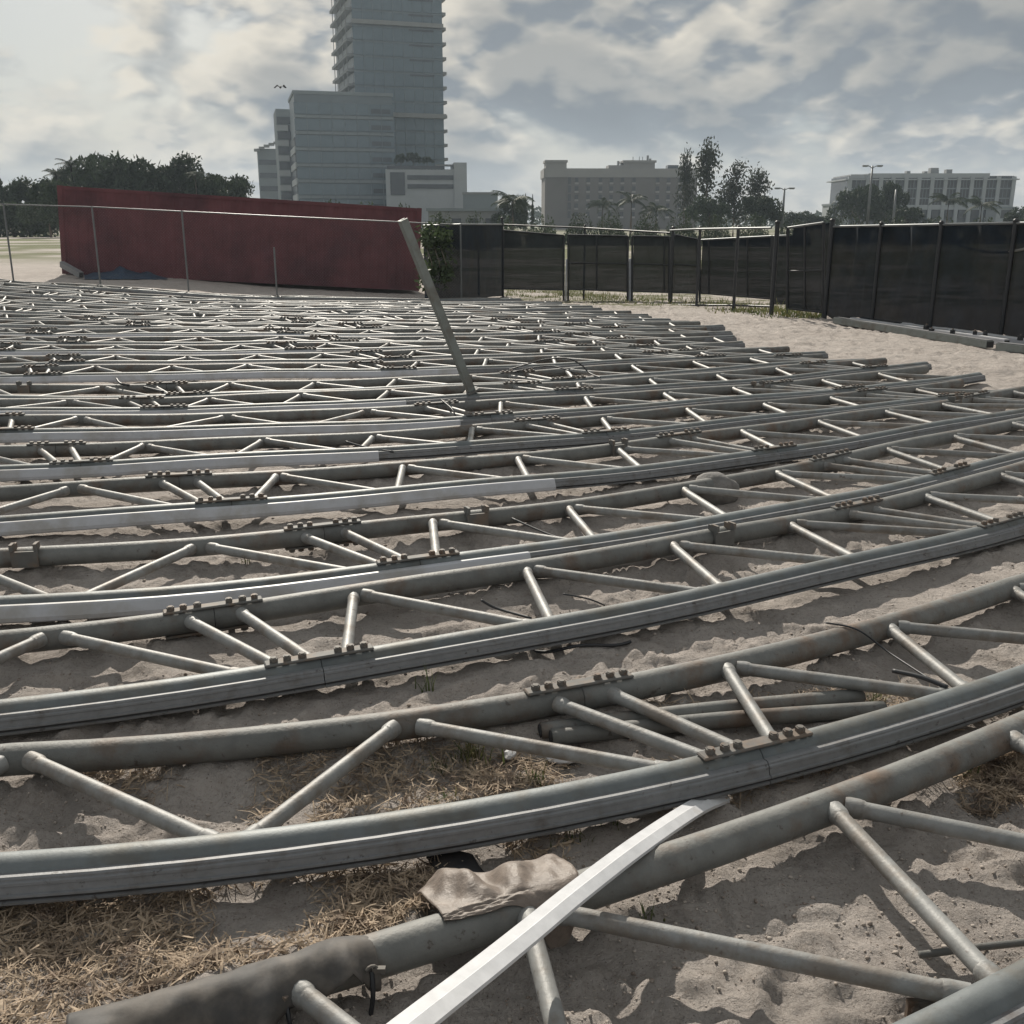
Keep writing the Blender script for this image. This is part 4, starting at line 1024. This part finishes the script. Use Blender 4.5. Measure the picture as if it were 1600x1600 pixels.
for i, (px, py, lab) in enumerate(((1448, 518, 'leftmost small dark block on the white beam'), (1456, 524, 'second small dark block from the left on the beams'), (1489, 526, 'third small dark block from the left on the beams'),
                      (1524, 528, 'fourth small dark block from the left on the beams'), (1540, 529, 'fifth small dark block from the left on the beams'), (1595, 536, 'rightmost small dark block on the white beam'))):
    p = gp(px, py+6); root = empty('end_block', p+Vector((0, .05, .09)), .5+i*.2); tag(root, lab, 'block', 'small dark blocks on the beams')
    m = MB(); m.box((0, 0, .035), (.07, .06, .07)); m.build('body', BLACKP, root); m = MB(); m.tube([(0, 0, .07), (0, 0, .09)], .015, 6); m.build('stud', BOLT, root)
# things by the container
gb = gbeam('loose_beam', 'pale beam propped against the left foot of the red container', (128, 435), (98, 428), .14, .16, ALU)
gb.location = at(127, 430, 29.6); dd = at(97, 413, 30.6)-gb.location; gb.scale = (dd.length/(gp(98, 428)-gp(128, 435)).length, 1, 1); gb.rotation_quaternion = dd.to_track_quat('X', 'Z')
TARP = mat('blue_tarp', (.03, .06, .10), .6, 0, .3, 3, (.05, .075, .1))
n = 26; vs, fs = [], []
for j in range(7):
    for i in range(n):
        p = gp(132+i*5.2, 437-j*1.6); e = math.sin(math.pi*i/(n-1))*math.sin(math.pi*j/6); p.z += .01+e*(.22+.07*math.sin(i*.7)+.03*math.sin(i*1.6+j)); vs.append(p)
for j in range(6):
    for i in range(n-1): a = j*n+i; fs.append((a, a+1, a+n+1, a+n))
tag(link('crumpled_tarp', mesh_from(vs, fs, TARP, True, 'crumpled_tarp')), 'crumpled dark blue tarpaulin at the foot of the red container', 'tarpaulin')

# ------------------------------------------------------------------ white plastic strip in the foreground
def ribbon(path, prof, name, mt, parent=None, smooth=False):
    pts = bez(path, 10); vs, fs = [], []; m = len(prof)
    for i, p in enumerate(pts):
        t = (pts[min(i+1, len(pts)-1)]-pts[max(i-1, 0)]).normalized(); a = t.cross(Vector((0, 0, 1))).normalized(); b = a.cross(t)
        tw = .25
        a2 = a*math.cos(tw)+b*math.sin(tw); b2 = b*math.cos(tw)-a*math.sin(tw)
        vs += [p+a2*x+b2*y for x, y in prof]
    for i in range(len(pts)-1):
        for j in range(m): fs.append((i*m+j, i*m+(j+1) % m, (i+1)*m+(j+1) % m, (i+1)*m+j))
    fs += [tuple(range(m))[::-1], tuple((len(pts)-1)*m+j for j in range(m))]
    return link(name, mesh_from(vs, fs, mt, smooth, name), parent)
SPROF = [(-.032, -.004), (-.030, .006), (-.002, .011), (.001, .0075), (.028, .002), (.031, -.010), (.029, -.012), (.0, -.002)]
spath = [pz(1128, 1243, .03), pz(1085, 1262, .07), pz(1000, 1318, .165), pz(905, 1390, .21), pz(832, 1450, .25), pz(745, 1520, .30), pz(605, 1630, .40), pz(480, 1740, .38), pz(340, 1900, .24), pz(260, 2000, .06)]
tag(ribbon(spath, SPROF, 'plastic_strip', WHITE_NEW), 'long bright white plastic strip lying across the nearest truss', 'strip')

# ------------------------------------------------------------------ canvas on the nearest chord
CANVAS = mat('canvas', (.095, .083, .072), .7, 0, .3, 6, (.045, .043, .042), .06, 120, c2range=(.4, .62))
CANVAS2 = mat('canvas_brown', (.185, .15, .125), .5, 0, .2, 11, (.12, .095, .078), .25, 90)
dd0 = FIT[0][6]
pa, pb = phi_at_px(0, 128, -dd0)-.0015, phi_at_px(0, 583, -dd0)
vs, fs = [], []; nu, nv = 110, 30
for i in range(nu+1):
    t = i/nu; ph = pa+(pb-pa)*t
    low = -.10+.50*math.sin(t*9.0)*(1-t*.25)+.22*math.sin(t*21+1)          # ragged lower front hem (angle below horizontal)
    if t > .9: low = low*(1-(t-.9)/.1)-.6*(t-.9)/.1
    for j in range(nv+1):
        s = j/nv; a = (math.pi*1.12)*(1-s)+low*s                            # from the back over the top to the front
        sf = max(0., (s-.45)/.55); bul = .006+.018*max(0, math.sin(t*11+2))*sf+.012*sf*max(0, math.sin(t*17+s*4))+.004*math.sin(t*63+s*9)*sf+.006*vnoise(np.array([t*14.]), np.array([s*4.]), 3)[0]
        if s > .65: bul += .045*((s-.65)/.35)**1.5*(.35+.65*max(0, math.sin(t*13+.6)))*(1 if t < .93 else .3)
        bul += .014*math.exp(-((t-.86)/.07)**2)*(.3+s); bul -= .010*max(0, (t-.94)/.06)
        vs.append(tpt(0, ph, -dd0+(PR+bul)*math.cos(a), ZC+(PR+bul)*math.sin(a)))
for i in range(nu):
    for j in range(nv): a = i*(nv+1)+j; fs.append((a, a+1, a+nv+2, a+nv+1))
slv = empty('canvas_sleeve', tpt(0, pb, -dd0, 0)); tag(slv, 'dark canvas sleeve wrapped round the nearest truss chord at bottom left', 'canvas')
o = link('cloth', mesh_from(vs, fs, CANVAS, True, 'cloth'), slv); o.matrix_parent_inverse = Matrix.Translation(-slv.location)
sm = o.modifiers.new('thick', 'SOLIDIFY'); sm.thickness = .003
def cpoint(px, ang, extra=.014):
    ph = phi_at_px(0, px, -dd0); return tpt(0, ph, -dd0+(PR+extra)*math.cos(ang), ZC+(PR+extra)*math.sin(ang))
for px, ang in ((570, .25), (430, .2)):
    c0 = cpoint(px, ang); t_ = (cpoint(px+12, ang)-c0).normalized()
    m = MB()
    if px == 570:
        ringp = [c0+t_*(.014*math.cos(a))+Vector((0, 0, .014*math.sin(a))) for a in [k*math.pi/6 for k in range(13)]]; m.tube(ringp, .004, 6)
        m.box(tuple(c0+t_*.018+Vector((0, -.004, .002))), (.03, .012, .012))
        o = m.build('eyelet_clip', BOLT, slv); o.matrix_parent_inverse = Matrix.Translation(-slv.location)
        m = MB(); m.tube(bez([c0, c0+Vector((.004, -.02, -.05)), c0+Vector((-.006, -.015, -.12)), c0+Vector((-.004, .03, -.15))], 6), .006, 6)
        o = m.build('strap', BLACKP, slv); o.matrix_parent_inverse = Matrix.Translation(-slv.location)
        m = MB(); m.tube([cpoint(570, a, .012) for a in np.linspace(-2.6, .2, 12)], .005, 6); o = m.build('strap', BLACKP, slv); o.matrix_parent_inverse = Matrix.Translation(-slv.location)
    else:
        m.tube([c0-t_*.03+Vector((0, 0, .004)), c0+t_*.012], .0055, 6); m.tube([c0+t_*.008+Vector((0, -.004, -.008)), c0+t_*.014+Vector((0, -.004, .012))], .008, 6)
        o = m.build('toggle', BOLT, slv); o.matrix_parent_inverse = Matrix.Translation(-slv.location)
        m = MB(); m.tube(bez([c0+t_*.014, c0+t_*.02+Vector((.005, -.025, -.04)), c0+t_*.03+Vector((.01, -.03, -.11))], 6), .0055, 6)
        o = m.build('strap', BLACKP, slv); o.matrix_parent_inverse = Matrix.Translation(-slv.location)
# draped brown canvas under the white strip
vs, fs = [], []; nu, nv = 56, 50
for i in range(nu+1):
    t = i/nu
    for j in range(nv+1):
        s = j/nv                                           # from behind the chord, over it, down the front
        lx = 695+(t-.02)*205; pxx = lx+12*math.sin(s*5)*t
        ph = phi_at_px(0, pxx, -dd0)
        if s < .5:                                         # sheet behind the chord
            q = s/.5; out = -dd0-(.19+.09*math.exp(-((t-.3)/.25)**2))*(1-q); z = .065+.097*q**.6
            z += .045*math.sin(math.pi*q)*math.exp(-((t-.2-.15*q)/.13)**2)+.035*math.sin(math.pi*q)*math.exp(-((t-.72+.2*q)/.10)**2)-.02*math.sin(math.pi*q)*math.exp(-((t-.47)/.07)**2)+.004*math.sin(t*31+q*9)*q*(1-q)*4
            out += .12*q*(1-q)*math.sin(t*5)
        else:
            q = (s-.5)/.5; fall = (.35+2.9*math.exp(-((t-.84)/.15)**2)+.4*t)*q; a = math.pi/2-fall
            out = -dd0+(PR+.010+.012*q*math.sin(t*7))*math.cos(a); z = ZC+(PR+.010)*math.sin(a)
            if a < 0: z = ZC-(PR+.01)*(-a)*.9; out = -dd0+PR+.012+.008*math.sin(t*9)
        z += .006*vnoise(np.array([t*9.]), np.array([s*9.]), 4)[0]+.004*vnoise(np.array([t*23.]), np.array([s*19.]), 6)[0]
        p = tpt(0, ph, out, max(z, .02)); p.z = max(p.z, ground_z(p.x, p.y)+.008); vs.append(p)
for i in range(nu):
    for j in range(nv): a = i*(nv+1)+j; fs.append((a, a+1, a+nv+2, a+nv+1))
o = link('draped_canvas', mesh_from(vs, fs, CANVAS2, True, 'draped_canvas')); sm = o.modifiers.new('thick', 'SOLIDIFY'); sm.thickness = .003
tag(o, 'dirty brown canvas flap draped over the nearest chord beneath the white strip', 'canvas')
# dark webbing from the flap back under the second truss
SHEET = mat('dark_sheet', (.03, .03, .033), .85, 0, .2, 8, (.045, .04, .037), spec=.1)
wa = [pz(745, 1372, .075), pz(728, 1360, .05), pz(712, 1346, .03), pz(700, 1325, .025)]
vs, fs = [], []; pts = bez(wa, 6)
for i, p in enumerate(pts):
    for j in range(7):
        q = p+Vector(((j-3)*.024, -.004*j, .006-.0012*(j-3)**2)); q.z = max(q.z, ground_z(q.x, q.y)+.006); vs.append(q)
for i in range(len(pts)-1):
    for j in range(6): a = i*7+j; fs.append((a, a+1, a+8, a+7))
o = link('rubber_sheet', mesh_from(vs, fs, SHEET, True, 'rubber_sheet')); sm = o.modifiers.new('thick', 'SOLIDIFY'); sm.thickness = .003
tag(o, 'dark folded sheet strip running from the brown canvas under the second truss', 'sheet')
# flat board leaning beside it, in the sand
gw = gp(700, 1378)
m = MB(); a, b, c_ = pz(676, 1378, .015), pz(706, 1412, .012), Vector((.008, .012, .03))
m.add([a, b, b+c_, a+c_, a+Vector((.02, .01, 0)), b+Vector((.02, .01, 0)), b+c_+Vector((.02, .01, 0)), a+c_+Vector((.02, .01, 0))], [(0, 1, 2, 3), (4, 7, 6, 5), (0, 4, 5, 1), (1, 5, 6, 2), (2, 6, 7, 3), (3, 7, 4, 0)])
tag(m.build('wood_offcut', mat('weathered_wood', (.14, .11, .088), .9, 0, .2, 10)), 'weathered board edge sunk in the sand left of the brown canvas', 'board')

# ------------------------------------------------------------------ loose steel near the front
m = MB(); m.tube([pz(1437, 1492, .03), pz(1530, 1480, .035), pz(1700, 1462, .04)], .009, 8); tag(m.build('thin_bar', GALV_D, None, True), 'thin steel bar lying on the sand at bottom right', 'bar')
for i, (a, b, lab) in enumerate((((845, 1142), (1345, 1088), 'upper of two loose pipes lying under the second truss'), ((862, 1152), (1380, 1108), 'lower of two loose pipes lying under the second truss'))):
    root = empty('loose_pipe', pz(*a, .04)); tag(root, lab, 'pipe', 'loose pipes under the second truss')
    p = [pz(*a, .045), pz((a[0]+b[0])/2, (a[1]+b[1])/2-4, .055), pz(*b, .05)]
    m = MB(); m.tube([q-Vector(root.location) for q in bez(p, 8)], .030, 12); m.build('pipe_wall', GALV_D, root, True)
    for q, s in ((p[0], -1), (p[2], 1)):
        t_ = (p[2]-p[0]).normalized()*s; m = MB(); q = q-Vector(root.location); m.tube([q+t_*.002, q+t_*.006], .024, 12); m.build('dark_bore', NEAR_BLACK, root)
# clamp at the bottom right on the nearest rail
cl = empty('pipe_clamp', pz(1432, 1588, .03)); tag(cl, 'small dark steel clamp beside the nearest rail at bottom right', 'clamp')
m = MB(); m.box((0, 0, .02), (.05, .014, .05)); m.box((.03, .02, .02), (.014, .05, .05)); m.build('bracket', BOLT, cl)
m = MB(); m.tube([(-.008, -.016, .025), (-.008, .01, .025)], .012, 6); m.build('bolt', BOLT, cl)
# black cables
def cable(pts, r, lab):
    m = MB(); m.tube(bez(pts, 10), r, 6); tag(m.build('black_cable', BLACKP, None, True), lab, 'cable')
def onz(px, py, h=.012):
    p = gp(px, py); p.z = float(ground_z(p.x, p.y))+h; return p
cable([onz(800, 1015), onz(850, 1021), onz(905, 1023), onz(960, 1018), onz(985, 1010)], .007, 'thin black cable lying on sand between the second and third trusses')
cable([pz(795, 578, 0.168), pz(820, 570, 0.218), pz(850, 562, 0.288), pz(885, 560, 0.318), pz(908, 570, 0.238), pz(920, 582, 0.158), pz(938, 590, 0.158)], .008, 'larger black cable loop arching over the trusses at middle right')
cable([pz(800, 582, 0.158), pz(830, 575, 0.198), pz(862, 572, 0.238), pz(885, 578, 0.218), pz(902, 586, 0.158)], .007, 'smaller black cable loop arching over the trusses at middle right')
cable([pz(182, 592, 0.198), pz(190, 600, 0.178), pz(215, 603, 0.118), pz(255, 612, 0.158)], .012, 'black cable draped over the ninth truss at left')
# stone and litter
def lump(name, label, cat, p, s, mt, seed, n=3):
    b = bmesh.new(); bmesh.ops.create_icosphere(b, subdivisions=n, radius=1)
    for v in b.verts:
        k = 1+.35*float(vnoise(np.array([v.co.x*1.4+seed]), np.array([v.co.y*1.4+v.co.z*1.9]), seed)[0]); v.co = Vector((v.co.x*s[0]*k, v.co.y*s[1]*k, max(v.co.z*k, -.35)*s[2]))
    me = bpy.data.meshes.new(name); b.to_mesh(me); b.free(); me.materials.append(mt); me.polygons.foreach_set('use_smooth', [True]*len(me.polygons))
    o = link(name, me); o.location = p; return tag(o, label, cat)
STONE = mat('grey_stone', (.22, .21, .20), .9, 0, .2, 5, (.15, .14, .13), .5, 20)
lump('stone', 'grey rounded stone between the fourth truss chords', 'stone', onz(1118, 778, .03), (.17, .13, .13), STONE, 4)
PAPER = mat('paper', (.55, .55, .56), .7, 0, .1, 10)
o = lump('crumpled_paper', 'crumpled pale paper scrap in the grass behind the second rail', 'paper', onz(882, 1190, .02), (.065, .035, .018), PAPER, 9, 2); o.data.polygons.foreach_set('use_smooth', [False]*len(o.data.polygons))
o = lump('crumpled_paper', 'smaller pale paper scrap left of the larger one', 'paper', onz(797, 1192, .02), (.022, .03, .02), PAPER, 12, 2); o.data.polygons.foreach_set('use_smooth', [False]*len(o.data.polygons))
o = lump('pale_bag', 'pale plastic bag lying between trusses left of the centre right', 'bag', onz(846, 678, .03), (.14, .09, .06), PAPER, 14, 2)

# ------------------------------------------------------------------ straw, clods, grass
def inpoly(px, py, poly):
    c = False; j = len(poly)-1
    for i in range(len(poly)):
        if (poly[i][1] > py) != (poly[j][1] > py) and px < (poly[j][0]-poly[i][0])*(py-poly[i][1])/(poly[j][1]-poly[i][1])+poly[i][0]: c = not c
        j = i
    return c
REG = [([(-60, 1420), (120, 1395), (420, 1375), (700, 1345), (690, 1410), (560, 1480), (250, 1545), (100, 1620), (-80, 1650)], 6500),
       ([(560, 1170), (760, 1165), (960, 1195), (1120, 1190), (800, 1245), (480, 1285), (520, 1230)], 2400),
       ([(780, 1300), (1100, 1215), (1400, 1140), (1600, 1085), (1600, 1110), (1300, 1215), (1060, 1290), (880, 1360), (800, 1345)], 2400),
       ([(1320, 1250), (1500, 1190), (1600, 1150), (1600, 1260), (1450, 1270)], 2400),
       ([(100, 1200), (560, 1165), (420, 1280), (330, 1290), (120, 1230)], 1200),
       ([(900, 1060), (1100, 1090), (1500, 1080), (1400, 1120), (1000, 1150)], 1500)]
r = np.random.default_rng(8); sv, sf = [], []
for poly, n in REG:
    w = [gp(*p) for p in poly]; lo = np.array([min(p.x for p in w), min(p.y for p in w)]); hi = np.array([max(p.x for p in w), max(p.y for p in w)])
    wp = [(p.x, p.y) for p in w]; k = 0; tries = 0
    while k < n and tries < n*8:
        tries += 1; x, y = r.uniform(lo, hi)
        if not inpoly(x, y, wp): continue
        dn = float(vnoise(np.array([x*3.1]), np.array([y*3.1]), 61)[0])*1.8+.5
        if r.random() > dn: continue
        k += 1; z = float(ground_z(x, y))+abs(r.normal())*.010+.002; a = r.uniform(0, 6.28); el = r.normal()*.28; L_ = r.gamma(2.2, .008)+.006; wd = r.uniform(.0005, .0018)*(1.8 if r.random() < .15 else 1)
        t = np.array([math.cos(a)*math.cos(el), math.sin(a)*math.cos(el), math.sin(el)])*L_; p = np.array([-math.sin(a), math.cos(a), r.normal()*.5])*wd; c_ = np.array([x, y, z]); mid = c_+np.array([0, 0, L_*.12*r.normal()])
        b = len(sv); sv += [c_-t-p, c_-t+p, mid+p*1.2, mid-p*1.2, c_+t+p*.6, c_+t-p*.6]; sf += [(b, b+1, b+2, b+3), (b+3, b+2, b+4, b+5)]
tag(link('straw_mulch', mesh_from(sv, sf, STRAW, name='straw_mulch')), 'dry straw and chopped stalks strewn over the near sand', 'straw', kind='stuff')
CLOD = mat('sand_clod', (.40, .355, .315), .95, 0, .2, 8, (.2, .16, .13))
ico = [(0, 0, -1), (.72, -.53, -.45), (-.28, -.85, -.45), (-.89, 0, -.45), (-.28, .85, -.45), (.72, .53, -.45), (.28, -.85, .45), (-.72, -.53, .45), (-.72, .53, .45), (.28, .85, .45), (.89, 0, .45), (0, 0, 1)]
icf = [(0, 1, 2), (1, 0, 5), (0, 2, 3), (0, 3, 4), (0, 4, 5), (1, 5, 10), (2, 1, 6), (3, 2, 7), (4, 3, 8), (5, 4, 9), (1, 10, 6), (2, 6, 7), (3, 7, 8), (4, 8, 9), (5, 9, 10), (6, 10, 11), (7, 6, 11), (8, 7, 11), (9, 8, 11), (10, 9, 11)]
cv, cf = [], []
for i in range(24000):
    py = r.uniform(620, 1650); px = r.uniform(-100, 1700); p = gp(px, py)
    if p.y > 11 or (i > 8000 and p.y > 5): continue
    if math.sin(p.x*5.1+p.y*2.3)*math.sin(p.y*6.7-p.x*3.1)*.35 < r.uniform(-.35, .35): continue
    s = np.minimum(r.gamma(1.3, .0013)+.0008, .006)*(1+.15*p.y)*(1 if i < 6000 else .75); z = float(ground_z(p.x, p.y)); b = len(cv)
    ks = r.uniform(.7, 1.25, 12)
    cv += [(p.x+q[0]*s*k, p.y+q[1]*s*k, z+s*.3+q[2]*s*.7*k) for q, k in zip(ico, ks)]
    cf += [(a+b, c_+b, d_+b) for a, c_, d_ in icf]
tag(link('sand_clods', mesh_from(cv, cf, CLOD, True, 'sand_clods')), 'small clods and pebbles scattered on the sand', 'pebbles', kind='stuff')
def tuft(px, py, n, h, label):
    p = onz(px, py, 0); root = empty('grass_tuft', p); tag(root, label, 'grass', 'grass tufts between the trusses'); m = MB()
    for i in range(n):
        a = RNG.uniform(0, 6.28); L_ = h*RNG.uniform(.45, 1.1); le = RNG.uniform(.2, 1.3); q = Vector((RNG.gauss(0, .03), RNG.gauss(0, .02), -.01)); w = Vector((-math.sin(a), math.cos(a), 0))*RNG.uniform(.0016, .0032)
        pts = [q+Vector((math.cos(a)*L_*le*t*t*.6, math.sin(a)*L_*le*t*t*.6, L_*t*(1-.28*le*t))) for t in (0, .35, .7, 1)]
        b = len(m.v)
        for j, p_ in enumerate(pts): k = (1, .9, .6, .08)[j]; m.v += [tuple(p_-w*k), tuple(p_+w*k)]
        for j in range(3): m.f.append((b+2*j, b+2*j+1, b+2*j+3, b+2*j+2))
    m.build('blades', GRASS, root)
for a in ((735, 1195, 60, .13, 'tall green tuft between the chords of the second truss'), (690, 1205, 36, .08, 'short tuft left of the tallest tuft by the second truss'), (832, 1225, 40, .06, 'low tuft just behind the second rail'),
          (1432, 1222, 46, .09, 'green tuft right of the nearest chord at right'), (1512, 1212, 40, .08, 'green tuft near the right edge beside the nearest chord'), (672, 1082, 14, .14, 'sparse long blades behind the inner chord of the second truss'),
          (1365, 1098, 34, .07, 'dry tuft beside the loose pipes'), (890, 1312, 30, .05, 'low tuft in front of the second rail by the white strip'), (940, 1290, 26, .05, 'low tuft further right in front of the second rail'),
          (1015, 1435, 10, .07, 'few blades by the nearest chord right of the strip'), (700, 1250, 24, .05, 'low tuft close behind the second rail at left'), (380, 882, 14, .09, 'small tuft by the fourth truss brace')): tuft(*a)
# weeds along the gate line
r2 = np.random.default_rng(4); gv, gf = [], []
for i in range(5000):
    px = r2.uniform(790, 1290); py = np.interp(px, [790, 912, 1047, 1205, 1290], [462, 468, 473, 490, 497])+r2.normal()*4-3; p = gp(px, min(py, 500)); h = r2.gamma(2, .035); a = r2.uniform(0, 6.28); b = len(gv)
    if vnoise(np.array([p.x*1.1]), np.array([p.y*1.1]), 33)[0] < -.05: continue
    gv += [(p.x-.012, p.y, p.z-.02), (p.x+.012, p.y, p.z-.02), (p.x+math.cos(a)*h*.5, p.y+math.sin(a)*h*.5, p.z+h)]; gf.append((b, b+1, b+2))
tag(link('weeds', mesh_from(gv, gf, GRASS, name='weeds')), 'rough weeds along the foot of the gates', 'weeds', kind='stuff')

# ------------------------------------------------------------------ haze
hv = bpy.data.materials.new('haze_air'); hv.use_nodes = True; nt = hv.node_tree; nt.nodes.clear()
ou = nt.nodes.new('ShaderNodeOutputMaterial'); pv = nt.nodes.new('ShaderNodeVolumePrincipled'); pv.inputs['Color'].default_value = (.70, .83, .97, 1); pv.inputs['Density'].default_value = .00032
pv.inputs['Anisotropy'].default_value = .2
nt.links.new(pv.outputs[0], ou.inputs['Volume'])
m = MB(); G = max(xs.max(), -xs.min(), ys.max(), -ys.min())+60; m.box((0, 0, 38.7), (2*G, 2*G, 80)); hzo = m.build('haze', hv); tag(hzo, kind='stuff')
